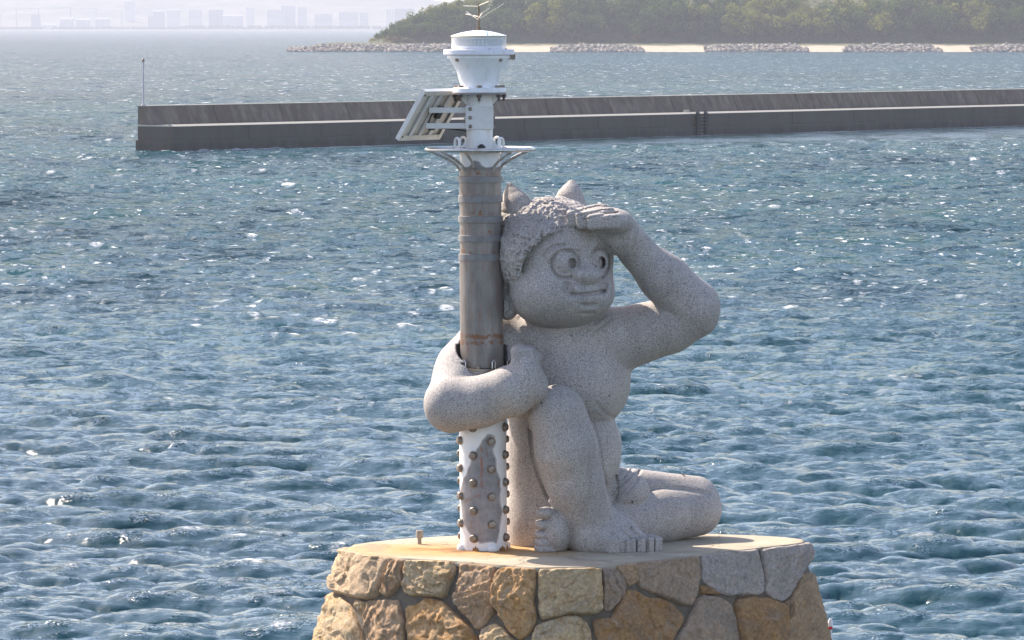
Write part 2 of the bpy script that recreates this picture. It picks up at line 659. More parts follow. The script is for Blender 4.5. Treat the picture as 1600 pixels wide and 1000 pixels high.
    s.d = np.maximum(s.d, -p[:, 2] - F32(.004))
    return s.d


def extract(fn, lo, hi, h):
    lo, hi = np.array(lo, F32), np.array(hi, F32)
    n = (np.ceil((hi - lo) / h / 16) * 16 + 1).astype(int)
    D = np.full(n, 9, F32)

    def refine(mask_idx, step, sub):
        """evaluate the corners of the listed blocks (origin indices) on a lattice of spacing sub"""
        o = np.arange(0, step + 1, sub)
        g = np.stack(np.meshgrid(o, o, o, indexing='ij'), -1).reshape(-1, 3)
        I = (mask_idx[:, None, :] + g[None]).reshape(-1, 3)
        key = (I[:, 0] * n[1] + I[:, 1]) * n[2] + I[:, 2]
        key = np.unique(key)
        I = np.stack([key // (n[1] * n[2]), (key // n[2]) % n[1], key % n[2]], 1)
        v = np.empty(len(I), F32)
        for a in range(0, len(I), 400000):
            v[a:a + 400000] = fn((lo + I[a:a + 400000] * F32(h)).astype(F32))
        return I, v

    # level 1: block centres every 16 cells
    b = np.stack(np.meshgrid(*[np.arange(0, k - 1, 16) for k in n], indexing='ij'), -1).reshape(-1, 3)
    v = fn((lo + (b + 8) * F32(h)).astype(F32))
    for bb, vv in zip(b, v):
        D[bb[0]:bb[0] + 17, bb[1]:bb[1] + 17, bb[2]:bb[2] + 17] = np.sign(vv) * 9
    act = b[np.abs(v) < 8 * h * 1.74 + .10]
    # level 2: sub-blocks of 4
    o = np.arange(0, 16, 4)
    g = np.stack(np.meshgrid(o, o, o, indexing='ij'), -1).reshape(-1, 3)
    b2 = (act[:, None, :] + g[None]).reshape(-1, 3)
    v2 = np.concatenate([fn((lo + (b2[a:a + 400000] + 2) * F32(h)).astype(F32)) for a in range(0, len(b2), 400000)])
    for k in range(0, 4):
        for l in range(0, 4):
            for m in range(0, 4):
                D[b2[:, 0] + k, b2[:, 1] + l, b2[:, 2] + m] = np.sign(v2) * 9
    act2 = b2[np.abs(v2) < 2 * h * 1.74 + .05]
    I, v3 = refine(act2, 4, 1)
    D[I[:, 0], I[:, 1], I[:, 2]] = v3
    # surface nets
    neg = D < 0
    cell = np.zeros(n - 1, np.int8)
    for i in (0, 1):
        for j in (0, 1):
            for k in (0, 1):
                cell += neg[i:n[0] - 1 + i, j:n[1] - 1 + j, k:n[2] - 1 + k]
    C = np.argwhere((cell > 0) & (cell < 8))
    idx = np.full(n - 1, -1, np.int32)
    idx[C[:, 0], C[:, 1], C[:, 2]] = np.arange(len(C))
    acc = np.zeros((len(C), 3), F32)
    cnt = np.zeros(len(C), F32)
    cor = [(i, j, k) for i in (0, 1) for j in (0, 1) for k in (0, 1)]
    for A in cor:
        for ax in range(3):
            if A[ax]:
                continue
            B = list(A)
            B[ax] = 1
            da = D[C[:, 0] + A[0], C[:, 1] + A[1], C[:, 2] + A[2]]
            db = D[C[:, 0] + B[0], C[:, 1] + B[1], C[:, 2] + B[2]]
            m = (da < 0) != (db < 0)
            t = np.where(m, da / np.where(m, da - db, 1), 0)
            P = np.tile(np.array(A, F32), (len(C), 1))
            P[:, ax] += t
            acc[m] += P[m]
            cnt[m] += 1
    V = lo + (C + acc / cnt[:, None]) * F32(h)
    F = []
    for ax in range(3):
        a, b_ = (ax + 1) % 3, (ax + 2) % 3
        s1 = [slice(None)] * 3
        s2 = [slice(None)] * 3
        s1[ax], s2[ax] = slice(0, n[ax] - 1), slice(1, n[ax])
        x = neg[tuple(s1)] != neg[tuple(s2)]
        E = np.argwhere(x)
        ok = (E[:, a] > 0) & (E[:, b_] > 0) & (E[:, a] < n[a] - 1) & (E[:, b_] < n[b_] - 1)
        E = E[ok]
        q = []
        for da, db in ((0, 0), (-1, 0), (-1, -1), (0, -1)):
            I = E.copy()
            I[:, a] += da
            I[:, b_] += db
            q.append(idx[I[:, 0], I[:, 1], I[:, 2]])
        q = np.stack(q, 1)
        flip = neg[E[:, 0], E[:, 1], E[:, 2]]
        q[~flip] = q[~flip][:, ::-1]
        F.append(q)
    F = np.vstack(F)
    F = F[(F >= 0).all(1)]
    return V, F


granite = m_granite()
V, F = extract(statue_sdf, (-1.02, 51.5 + .1, -.05), (2.32, 54.0 + 1.2, 4.0), .0105)
me = mesh_np('stone_statue', V, F)
statue = link('stone_statue', me, granite)
tag(statue, 'grey granite statue of a seated horned child hugging the light post and shading its eyes', 'statue')
# ------------------------------------------------------------------ harbour light
white = m_white()
white2 = m_white('white_paint_upper', .8, (.80, .79, .77))
steel = m_metal('stainless', (.62, .60, .57), .25, 1.0, .25)
rusty = m_metal('weathered_bolt', (.30, .26, .22), .38, .85, .55)
alu = m_plain('white_aluminium', (.72, .70, .67), .4, 0.0, .05)
black = m_plain('black_plastic', (.02, .02, .02), .5)
BD = -.30


def BC(py, dx=0.0):
    return S(axis_px(py) + dx, py, BD)


def rings(prof):
    return [(BC(y), r * PX) for y, r in prof]


def ang(py, deg, r_px):
    """point on the post at an angle measured from the camera side towards the right"""
    a = math.radians(deg)
    return BC(py) + r_px * PX * np.array([math.sin(a), -math.cos(a), 0]), np.array([math.sin(a), -math.cos(a), 0])


beacon = empty('harbour_light', BC(858))
tag(beacon, 'tall grey and white steel light post topped by a lantern, hugged by the statue', 'harbour light')

# lower column: dense cylinder whose attribute marks bare grey putty showing through the white paint
ny, na = 190, 128
yy = np.linspace(859.5, 580, ny)
th = np.linspace(0, 2 * math.pi, na, endpoint=False)
Vc = np.array([BC(y) + 37 * PX * np.array([math.sin(t), -math.cos(t), 0]) for y in yy for t in th])
Vc[:na, 2] = .0015
Fc = np.array([(i * na + k, i * na + (k + 1) % na, (i + 1) * na + (k + 1) % na, (i + 1) * na + k) for i in range(ny - 1) for k in range(na)])
mec = mesh_np('lower_column', Vc, Fc)
PATCH = [(722, 800), (719, 768), (722, 757), (730, 740), (737, 718), (744, 704), (752, 690), (762, 678), (772, 682), (773, 692), (771, 703),
         (772, 718), (776, 730), (780, 748), (781, 768), (782, 785), (785, 800), (783, 818), (779, 835), (776, 848), (765, 847), (752, 850),
         (741, 846), (735, 836), (729, 825), (724, 815)]


def poly_dist(px, py, poly):
    P = np.array(poly, float)
    Q = np.roll(P, -1, 0)
    x, y = px[:, None], py[:, None]
    e = Q - P
    t = np.clip(((x - P[:, 0]) * e[:, 0] + (y - P[:, 1]) * e[:, 1]) / (e ** 2).sum(1), 0, 1)
    d = np.hypot(x - P[:, 0] - t * e[:, 0], y - P[:, 1] - t * e[:, 1]).min(1)
    ins = ((P[:, 1] > y) != (Q[:, 1] > y)) & (x < (Q[:, 0] - P[:, 0]) * (y - P[:, 1]) / (Q[:, 1] - P[:, 1] + 1e-9) + P[:, 0])
    return np.where(ins.sum(1) % 2 == 1, d, -d)


px, py = project(Vc)
sd = poly_dist(px, py, PATCH) + fbm(Vc, 9, 3) * 5
front = (np.tile(np.cos(th), ny) > 0)
mask = np.where(front, np.clip(sd / 2 + .5, 0, 1), np.clip(fbm(Vc + 9, 2.5, 3) * 3 - .6, 0, 1))
mec.attributes.new('bare', 'FLOAT', 'POINT').data.foreach_set('value', mask.astype(np.float32))
stk = np.exp(-((px - 752 - (py - 700) * .02) / 2.0) ** 2) * np.clip((py - 694) / 6, 0, 1) * np.clip((765 - py) / 8, 0, 1)
stk += .8 * np.exp(-((py - 783 + (px - 728) * .45) / 1.3) ** 2) * (px > 726) * (px < 760)
stk += .7 * np.exp(-((px - 776) / 2.2) ** 2) * (py < 640)
mec.attributes.new('streak', 'FLOAT', 'POINT').data.foreach_set('value', np.clip(stk * front, 0, 1).astype(np.float32))
t = NT('flaking_white_paint')
bare = t.attr('bare')
gr = t.ramp(t.noise(9, 5, .65), [(.3, (.17, .16, .165)), (.7, (.31, .295, .29))])
rs = t.ramp(t.noise(6, 6, .7, t.mapping((5, 5, .9))), [(.60, 0), (.70, .85)])
gr = t.mix(rs, gr, (.24, .10, .045))
pnt = t.mix(t.ramp(t.noise(5, 5, .65), [(.45, 0), (.75, .5)]), (.80, .79, .775), (.60, .57, .53))
gr = t.mix(t.math('MULTIPLY', t.attr('streak'), t.ramp(t.noise(16, 4, .7), [(.42, 0), (.55, 1)])), gr, (.26, .10, .05))
edge = t.ramp(bare, [(0.0, 0), (.35, 1), (.6, 0)])
col = t.mix(bare, pnt, gr)
col = t.mix(t.math('MULTIPLY', edge, .55), col, (.30, .15, .06))
low = t.ramp(t.math('MULTIPLY', t.noise(14, 4, .6), 1.0), [(.5, 0), (.62, 1)])
m_col = t.fin(col, .45, t.bump(bare, .6, -.004, t.bump(t.noise(30, 3), .2, .004)))
link('lower_column', mec, m_col, beacon)

# bolts: eight columns staggered
for kcol in range(8):
    deg = -24 + 45 * kcol
    odd = kcol % 2
    ys = [687 + 43 * i for i in range(-1, 4)] if odd else [709 + 43 * i for i in range(-2, 4)]
    for y in ys:
        if y > 856 or y < 600:
            continue
        p, n = ang(y, deg, 36.6)
        b = MB()
        if y < 661 and abs(deg) < 50:
            continue
        b.tube([p, p + n * .012], .047, 16)
        b.tube([p + n * .010, p + n * .034, p + n * .042, p + n * .045], [.040, .040, .033, .010], 16)
        b.build('bolt', rusty, beacon)
    if odd:
        p, n = ang(855, deg, 36.6)
        b = MB()
        b.tube([p - n * .01, p + n * .03, p + n * .045, p + n * .05], [.052, .050, .035, .01], 18)
        b.build('bolt_cap', white, beacon)
# rust drips where the column meets the slab
for deg, w in ((-20, 1.0), (52, 1.3), (80, .8)):
    b = MB()
    for j in range(3):
        p, n = ang(857, deg + (j - 1) * 5 * w, 37.2)
        b.tube([p + np.array([0, 0, -.01]), p + np.array([0, 0, .03 + .015 * (j == 1)])], [.02 * w, .006], 7)
    b.build('rust_scab', m_plain('rust', (.42, .19, .05), .9, 0, .35), beacon)

# grey column
t = NT('grey_galvanised')
n1 = t.noise(6, 5, .65, t.mapping((2, 2, .5)))
gc = t.ramp(n1, [(.3, (.17, .150, .133)), (.7, (.30, .272, .245))])
rr_ = t.ramp(t.noise(7, 6, .72, t.mapping((3.2, 3.2, .45))), [(.51, 0), (.70, .75)])
gc = t.mix(rr_, gc, (.25, .12, .07))
bd = t.attr('band')
rn = t.ramp(t.math('ADD', t.noise(11, 6, .75), t.math('MULTIPLY', bd, .22)), [(.62, 0), (.70, .9)])
gc = t.mix(rn, gc, (.20, .085, .04))
m_grey = t.fin(gc, .42, t.bump(t.noise(40, 3), .2, .004), .25)
ny = 150
yy = np.linspace(573, 262, ny)
Vg = np.array([BC(y) + (34 if y > 400 else 33) * PX * np.array([math.sin(a), -math.cos(a), 0]) for y in yy for a in th])
Fg = np.array([(i * na + k, i * na + (k + 1) % na, (i + 1) * na + (k + 1) % na, (i + 1) * na + k) for i in range(ny - 1) for k in range(na)])
meg = mesh_np('upper_column', Vg, Fg)
yb = np.repeat(yy, na)
bandm = np.exp(-((yb - 524) / 5) ** 2) + np.exp(-((yb - 534) / 4) ** 2) * .9
for yc in (285, 315, 347, 376, 407):
    bandm += .35 * np.exp(-((yb - yc + 14) / 4) ** 2)
meg.attributes.new('band', 'FLOAT', 'POINT').data.foreach_set('value', np.clip(bandm, 0, 1).astype(np.float32))
link('upper_column', meg, m_grey, beacon)
m_band = m_metal('band_steel', (.23, .225, .22), .45, .25, .35)
for y0, y1 in ((275, 285), (305, 316), (337, 347.5), (367, 377), (396, 406.5)):
    MB().lathe(rings([(y1, 33), (y1 - .4, 35.2), (y0 + .4, 35.2), (y0, 33)]), 64, False).build('band', m_band, beacon)

# flange inside the arm
fl = MB().lathe(rings([(578, 43.5), (574, 43.5)]), 64).build('flange', rusty, beacon)
fl2 = MB().lathe(rings([(583, 36), (578.5, 43)]), 64).build('flange', white2, beacon)
for k in range(10):
    deg = -90 + 36 * k + 10
    p, n = ang(574, deg, 39)
    a, _ = ang(574, deg, 40)
    if k % 2:
        q, _ = ang(561, deg, 35.5)
        side = np.array([n[1], -n[0], 0]) * .018
        u = MB()
        u.tube([a - side, a - side + (0, 0, .07), a + (0, 0, .092), a + side + (0, 0, .07), a + side], .008, 8)
        u.build('anchor_loop', steel, beacon)
    else:
        MB().tube([p, p + (0, 0, .028), p + (0, 0, .034)], [.02, .02, .008], 8).build('bolt', rusty, beacon)

# white cone above the grey column with grey paint creeping up
ny2 = 60
yy = np.linspace(262.5, 236, ny2)
Vw = np.array([BC(y) + 31.7 * PX * np.array([math.sin(a), -math.cos(a), 0]) for y in yy for a in th])
mew = mesh_np('collar', Vw, Fg[:(ny2 - 1) * na])
yb = np.repeat(yy, na)
lev = 262 - 10 * (np.sin(np.tile(th, ny2) * 3 + 2.2) > 0) * np.abs(np.sin(np.tile(th, ny2) * 3 + 2.2)) + fbm(Vw, 14, 3) * 8
mew.attributes.new('bare', 'FLOAT', 'POINT').data.foreach_set('value', np.clip((yb - lev) / 2 + .5, 0, 1).astype(np.float32))
link('collar', mew, m_col, beacon)
MB().lathe(rings([(264, 35), (261, 35)]), 64).build('band', m_band, beacon)

# guard ring, top plate, brackets, lugs
RC = BC(233.2)
R_ = 83.5 * PX
ring = [RC + R_ * np.array([math.sin(a), -math.cos(a), 0]) for a in np.linspace(0, 2 * math.pi, 73)]
MB().tube(ring, 3.4 * PX, 12, False).build('guard_ring', steel, beacon)
MB().lathe(rings([(236, 47), (233.5, 47)]), 64).build('top_plate', m_metal('plate_steel', (.42, .40, .37), .4, .7, .4), beacon)
for deg in (-78, -48, -16, 38, 68, 110, 150, 190, 235):
    P = []
    for u in np.linspace(0, 1, 9):
        rad = 32 + 50 * (1 - (1 - u) ** 1.0)
        y = 266 - 31 * u ** .62
        P.append(ang(y, deg, rad)[0])
    MB().tube(P, 2.2 * PX, 8).build('bracket', m_metal('bracket_steel', (.50, .47, .43), .45, .4, .75), beacon)
for deg in (-58, 52, 140, 220):
    c0, n = ang(233, deg, 42)
    s_ = np.array([-n[1], n[0], 0]) * 6.2 * PX
    h = 17 * PX
    arc = [c0 - s_] + [c0 - s_ * math.cos(a) + np.array([0, 0, h - 5 * PX + 6 * PX * math.sin(a)]) for a in np.linspace(0, math.pi, 9)] + [c0 + s_]
    MB().tube(arc, 2.0 * PX, 10).build('lifting_lug', white2, beacon)
for deg in (-105, -35, 5, 75, 115, 170, 230):
    p, n = ang(233.5, deg, 42 if deg != 5 else 30)
    r = 3.2 if deg != 5 else 6.5
    MB().tube([p, p + (0, 0, r * .9 * PX), p + (0, 0, r * 1.35 * PX)], [r * PX, r * .9 * PX, r * .35 * PX], 12).build('bolt', black if deg == 5 else rusty, beacon)
MB().lathe(rings([(233.5, 20.5), (148, 20.5)]), 48).build('neck', white2, beacon)
for deg in (-80, 80, 0, 180):
    a, n = ang(233, deg, 20)
    b_, _ = ang(233, deg, 31)
    c_, _ = ang(216, deg, 20)
    s_ = np.array([-n[1], n[0], 0]) * .006
    m = MB()
    m.add([a - s_, b_ - s_, c_ - s_, a + s_, b_ + s_, c_ + s_], [(0, 1, 2), (5, 4, 3), (0, 3, 4, 1), (1, 4, 5, 2), (2, 5, 3, 0)])
    m.build('gusset', white2, beacon, False)
# clamp box for the panel arms
c0 = BC(183.5)
MB().box(c0, (21.8 * PX, 21.8 * PX, 18.5 * PX)).build('clamp', alu, beacon, True, .006)
for sx, xs in ((-1, (734.5,)), (1, (0,))):
    for y in (170, 183.5, 197):
        if sx < 0:
            p = S(735, y, BD) + np.array([0, -21.8 * PX, 0])
            p[0] = BC(y)[0] - 14.5 * PX
            MB().tube([p, p + (0, -.012, 0), p + (0, -.02, 0)], [.021, .021, .01], 6).build('bolt', rusty, beacon)
            p = BC(y) + np.array([-21.8 * PX, -.06, 0])
            MB().tube([p, p + (-.02, 0, 0)], .017, 6).build('bolt', steel, beacon)
        else:
            p = BC(y) + np.array([21.8 * PX, -.06, 0])
            MB().tube([p, p + (.016, 0, 0)], .015, 6).build('bolt', rusty, beacon)

# solar panel
TL, BL = S(662, 141, .06), None
tilt = math.radians(57)
hz = np.array([-.85, .53, 0])
hz /= np.linalg.norm(hz)
dn = hz * math.cos(tilt) - np.array([0, 0, 1]) * math.sin(tilt)          # down the panel
bx = np.array([-hz[1], hz[0], 0]) * -1
bx = np.array([.53, .85, 0]) / math.hypot(.53, .85)                       # away from the camera, along the panel
nrm = np.cross(dn, bx)
if nrm[2] < 0:
    nrm = -nrm
LA, LB, TH = .615, .80, .05
panel_org = TL + dn * LA / 2 + bx * LB / 2
R3 = np.array([dn, bx, nrm])


def pl(a, b, n):
    return panel_org + dn * a + bx * b + nrm * n


pan = MB().box(pl(0, 0, .012), (LA / 2 - .004, LB / 2 - .004, .004), R3).build('solar_panel', m_plain('panel_backing', (.66, .62, .56), .5, 0, .06), beacon, False)
MB().box(pl(0, 0, .0185), (LA / 2 - .02, LB / 2 - .02, .0022), R3).build('solar_cells', m_plain('solar_cells', (.012, .018, .05), .12), pan, False)
fw = .052
for nm, c, h in (('frame_bar', (-LA / 2 + .003, 0, 0), (.003, LB / 2, TH / 2)), ('frame_bar', (LA / 2 - .003, 0, 0), (.003, LB / 2, TH / 2)),
                 ('frame_bar', (0, -LB / 2 + .003, 0), (LA / 2, .003, TH / 2 - .0004)), ('frame_bar', (0, LB / 2 - .003, 0), (LA / 2, .003, TH / 2 - .0004))):
    MB().box(pl(*c), h, R3).build(nm, alu, pan, False)
for c, h in (((0, -LB / 2 + fw / 2 + .006, -TH / 2 + .002), (LA / 2 - .004, fw / 2, .002)), ((0, LB / 2 - fw / 2 - .006, -TH / 2 + .002), (LA / 2 - .004, fw / 2, .002)),
             ((-LA / 2 + fw / 2 + .006, 0, -TH / 2 + .0062), (fw / 2, LB / 2 - .03, .0018)), ((LA / 2 - fw / 2 - .006, 0, -TH / 2 + .0062), (fw / 2, LB / 2 - .03, .0018))):
    MB().box(pl(*c), h, R3).build('frame_lip', m_plain('cream_aluminium', (.70, .655, .57), .45, 0, .05), pan, False)
for b0 in (-.20, -.02, .17):
    MB().box(pl(0, b0, -.008), (LA / 2 - .03, .026, .008), R3).build('cross_bar', alu, pan, False)
MB().box(pl(-.04, .09, -.03), (.07, .045, .018), R3).build('junction_box', black, pan, True, .004)
MB().box(pl(.15, .12, -.026), (.03, .05, .012), R3).build('junction_box', black, pan, True, .004)
MB().tube([pl(-.12, .02, -.03), pl(-.02, -.08, -.05), pl(.10, -.03, -.04), pl(.14, .06, -.035)], .009, 8).build('cable', black, pan)
for a_, b_ in ((-LA / 2 + .05, -LB / 2 + .035), (LA / 2 - .05, -LB / 2 + .035)):
    MB().tube([pl(a_, b_, -TH / 2 + .002), pl(a_, b_, -TH / 2 - .004)], .012, 8).build('drain_hole', black, pan)
for y in (172, 196.5):
    e1 = BC(y) + np.array([-21 * PX, -.05, 0])
    # arm runs level to the cross bar of the panel
    k = ((panel_org - e1) @ nrm) / (np.array([-1, 0, 0]) @ nrm)
    L = min(max(k - .02, .2), .42)
    e2 = e1 + np.array([-L, 0, 0])
    MB().box((e1 + e2) / 2, (L / 2, .022, .0285)).build('panel_arm', alu, beacon, True, .003)
P = [pl(.15, .16, -.03), S(720, 203, -.45), S(731, 206, -.35)]
MB().tube(P, .008, 8).build('cable', black, beacon)

# lantern
MB().lathe(rings([(148, 19), (147.2, 43.5), (144.8, 43.5)]), 64).build('lantern_flange', m_metal('flange_edge', (.30, .28, .27), .5, .4, .5), beacon)
for deg in (-80, 0, 80, 180):
    a, n = ang(150, deg, 20)
    b_, _ = ang(147.6, deg, 36)
    c_, _ = ang(164, deg, 20)
    b0, _ = ang(147.6, deg, 20)
    s_ = np.array([-n[1], n[0], 0]) * .006
    m = MB()
    m.add([b0 - s_, b_ - s_, c_ - s_, b0 + s_, b_ + s_, c_ + s_], [(0, 1, 2), (5, 4, 3), (0, 3, 4, 1), (1, 4, 5, 2), (2, 5, 3, 0)])
    m.build('gusset', white2, beacon, False)
wh = m_white('lantern_white', .25, (.86, .855, .87))
MB().lathe(rings([(144.6, 41), (144, 41.6), (138, 41.4), (137.2, 40.5), (136.8, 30)]), 64).build('lantern_foot', wh, beacon)
MB().lathe(rings([(137.5, 30), (134, 29), (126, 31.5), (118, 33.5), (110, 36), (103, 40), (97, 44), (92, 47.5), (89, 48.3), (86, 48.6)]), 72).build('lantern_body', wh, beacon)
MB().lathe(rings([(91.5, 47), (91.2, 49.5), (88, 50), (86.2, 49.5)]), 72, False).build('rim_bead', wh, beacon)
for deg, y in ((-50, 0), (0, 0), (52, 0), (-100, 0), (100, 0), (180, 0)):
    p, n = ang(136.5, deg, 37)
    MB().tube([p, p + (0, 0, 3.5 * PX)], 4.2 * PX, 6).build('bolt', rusty, beacon)
    p, n = ang(147.5, deg, 39)
    b = MB()
    b.tube([p, p - (0, 0, 4.5 * PX)], 3.8 * PX, 6)
    b.tube([p - (0, 0, 4.4 * PX), p - (0, 0, 10.5 * PX)], 2.0 * PX, 8)
    b.build('bolt', m_metal('dark_bolt', (.12, .10, .09), .5, .6, .6), beacon)
for deg in (-47, 47, 135, 225):
    p, n = ang(93, deg, 46.5)
    MB().tube([p + (0, 0, .01), p - (0, 0, .012), p - (0, 0, .02)], [.022, .022, .01], 8).build('bolt', rusty, beacon)
MB().lathe(rings([(86, 50), (85.6, 55), (84.8, 55.6), (78, 55.6), (77.2, 55), (77, 44)]), 72).build('rim', m_white('rim_white', .1, (.80, .78, .84)), beacon)
x0 = BC(89)
MB().box(x0 + np.array([52 * PX, -.03, 0]), (5 * PX, .03, 4.4 * PX)).build('latch', rusty, beacon, True, .004)
MB().box(BC(97) + np.array([40 * PX, -.01, 0]), (4.5 * PX, .03, 11 * PX)).build('hinge_block', wh, beacon, True, .004)
t = NT('clear_polycarbonate')
t.fin((.93, .95, .96), .06, None)
t.b.inputs['IOR'].default_value = 1.3
mixs = t.n('ShaderNodeMixShader')
tr = t.n('ShaderNodeBsdfTransparent')
mixs.inputs[0].default_value = .42
t.lk(tr.outputs[0], mixs.inputs[1])
t.lk(t.b.outputs[0], mixs.inputs[2])
t.lk(mixs.outputs[0], t.out.inputs['Surface'])
clear = t.m
gl = MB().lathe(rings([(77, 43.5), (57.5, 43.2)]), 72, False).build('lens_cover', clear, beacon)
for y0, y1, r, mt_ in ((76.8, 71.5, 38, wh), (71.4, 61.0, 36, m_plain('led_ring', (.36, .37, .36), .35, .3, .2)), (60.8, 58.0, 38.5, wh)):
    MB().lathe(rings([(y0, r), (y1, r)]), 64).build('lamp_ring', mt_, gl)
for k in range(36):
    p, n = ang(66.2, k * 10, 36.3)
    MB().box(p, (.006, .006, 4.4 * PX)).build('lens_rib', alu, gl, False)
MB().lathe(rings([(57.6, 43.8), (56.6, 44), (55.4, 43.2), (53.5, 37), (51, 28), (49, 18), (47.6, 8), (47.2, 2)]), 72).build('dome', m_plain('dome_white', (.86, .87, .90), .25, 0, .02), beacon)
MB().lathe(rings([(57.9, 43.9), (56.9, 44.2), (56.4, 43.9)]), 72, False).build('seal', m_plain('yellowed_seal', (.62, .50, .22), .6), beacon)
for deg in (-60, -20, 20, 60, 120, 200):
    p, n = ang(77, deg, 49)
    MB().tube([p, p + (0, 0, .010)], .009, 6).build('screw', rusty, beacon)
# spike against birds
tip = BC(48)
b = MB()
b.tube([tip, tip + (0, 0, 5 * PX)], 3.6 * PX, 10)
b.tube([tip + (0, 0, 4 * PX), tip + (0, 0, 43 * PX)], [1.7 * PX, 1.2 * PX], 8)
sp = b.build('spike_rod', m_metal('rod', (.22, .16, .11), .45, .7, .5), beacon)
wire = m_metal('wire', (.72, .66, .55), .35, .6, .2)
rod = lambda y: BC(y)
for (y0, ex, ey, ed, r) in ((10, 724, 9, -.35, .7), (31, 729, 18, .0, 1.1), (9, 764, 2, -.1, .8), (30, 787, 6, -.5, .5), (24, 766, 12, -.7, .5), (28, 754, 20, .1, .9), (26, 728, 22, -.8, .5)):
    MB().tube([rod(y0), S(ex, ey, ed)], r * PX, 6).build('spike', wire, sp)
# ------------------------------------------------------------------ stone pier head: slab, mortar core and single stones
TOP_PX = [(541, 858), (577, 866), (628, 872.5), (712, 877), (773, 882), (840, 887), (887, 886.5), (938, 885.5), (962, 884), (985, 879), (1092, 867), (1185, 856.5),
          (1238, 850.5), (1259, 847.5)]
plan = [tuple(at_z(x, y, 0.0)[:2]) for x, y in TOP_PX]
back = [(1256, 842.5), (1226, 839.5), (1180, 836.5), (1100, 833.5), (1010, 831.5), (900, 831), (800, 833), (716, 836.5), (640, 841), (585, 846), (551, 851)]
plan += [tuple(at_z(x, y, 0.0)[:2]) for x, y in back]
plan = np.array(plan)
# closed curve, dense, lightly rounded
nC = 720
seg = np.linalg.norm(np.roll(plan, -1, 0) - plan, axis=1)
cum = np.concatenate([[0], np.cumsum(seg)])
PER = cum[-1]
sv = np.linspace(0, PER, nC, endpoint=False)
pc = np.vstack([plan, plan[:1]])
curve = np.stack([np.interp(sv, cum, pc[:, 0]), np.interp(sv, cum, pc[:, 1])], 1)
for _ in range(14):
    curve = curve * .5 + (np.roll(curve, 1, 0) + np.roll(curve, -1, 0)) * .25
tang = np.roll(curve, -1, 0) - np.roll(curve, 1, 0)
tang /= np.linalg.norm(tang, axis=1)[:, None]
outw = np.stack([tang[:, 1], -tang[:, 0]], 1)
cen = curve.mean(0)
if ((curve - cen) * outw).sum() < 0:
    outw = -outw
for _ in range(30):
    outw = outw + np.roll(outw, 1, 0) + np.roll(outw, -1, 0)
    outw /= np.linalg.norm(outw, axis=1)[:, None]
BAT = .285


def wall(s, v, h=0.0):
    """s metres along the plan, v metres below the slab, h proud of the mortar"""
    s = np.asarray(s, float)
    v = np.asarray(v, float)
    f = (s / PER * nC) % nC
    i = np.floor(f).astype(int)
    t = (f - i)[..., None]
    j = (i + 1) % nC
    c = curve[i % nC] * (1 - t) + curve[j] * t
    o = outw[i % nC] * (1 - t) + outw[j] * t
    o = o / np.linalg.norm(o, axis=-1, keepdims=True)
    bat = BAT - .05 * o[..., 0]                # the left flank leans more than the right one
    cb = 1 / np.hypot(1, bat)
    off = v * bat
    h = np.asarray(h, float)
    xy = c + o * (off + h * cb)[..., None]
    return np.concatenate([xy, (-v + h * cb * bat)[..., None]], -1)


# photo pixel -> (s, v)
gs, gv = np.meshgrid(np.linspace(0, PER, 1500, endpoint=False), np.linspace(-.02, 1.6, 220), indexing='ij')
gp = wall(gs, gv)
gx, gy = project(gp)
fn = (wall(gs, gv, .05) - gp)
facing = (fn * (CAM - gp)).sum(-1) > 0
gx, gy, gs, gv = gx[facing], gy[facing], gs[facing], gv[facing]


def unproj(x, y):
    k = np.argmin((gx - x) ** 2 + (gy - y) ** 2)
    return gs[k], gv[k], math.hypot(gx[k] - x, gy[k] - y)


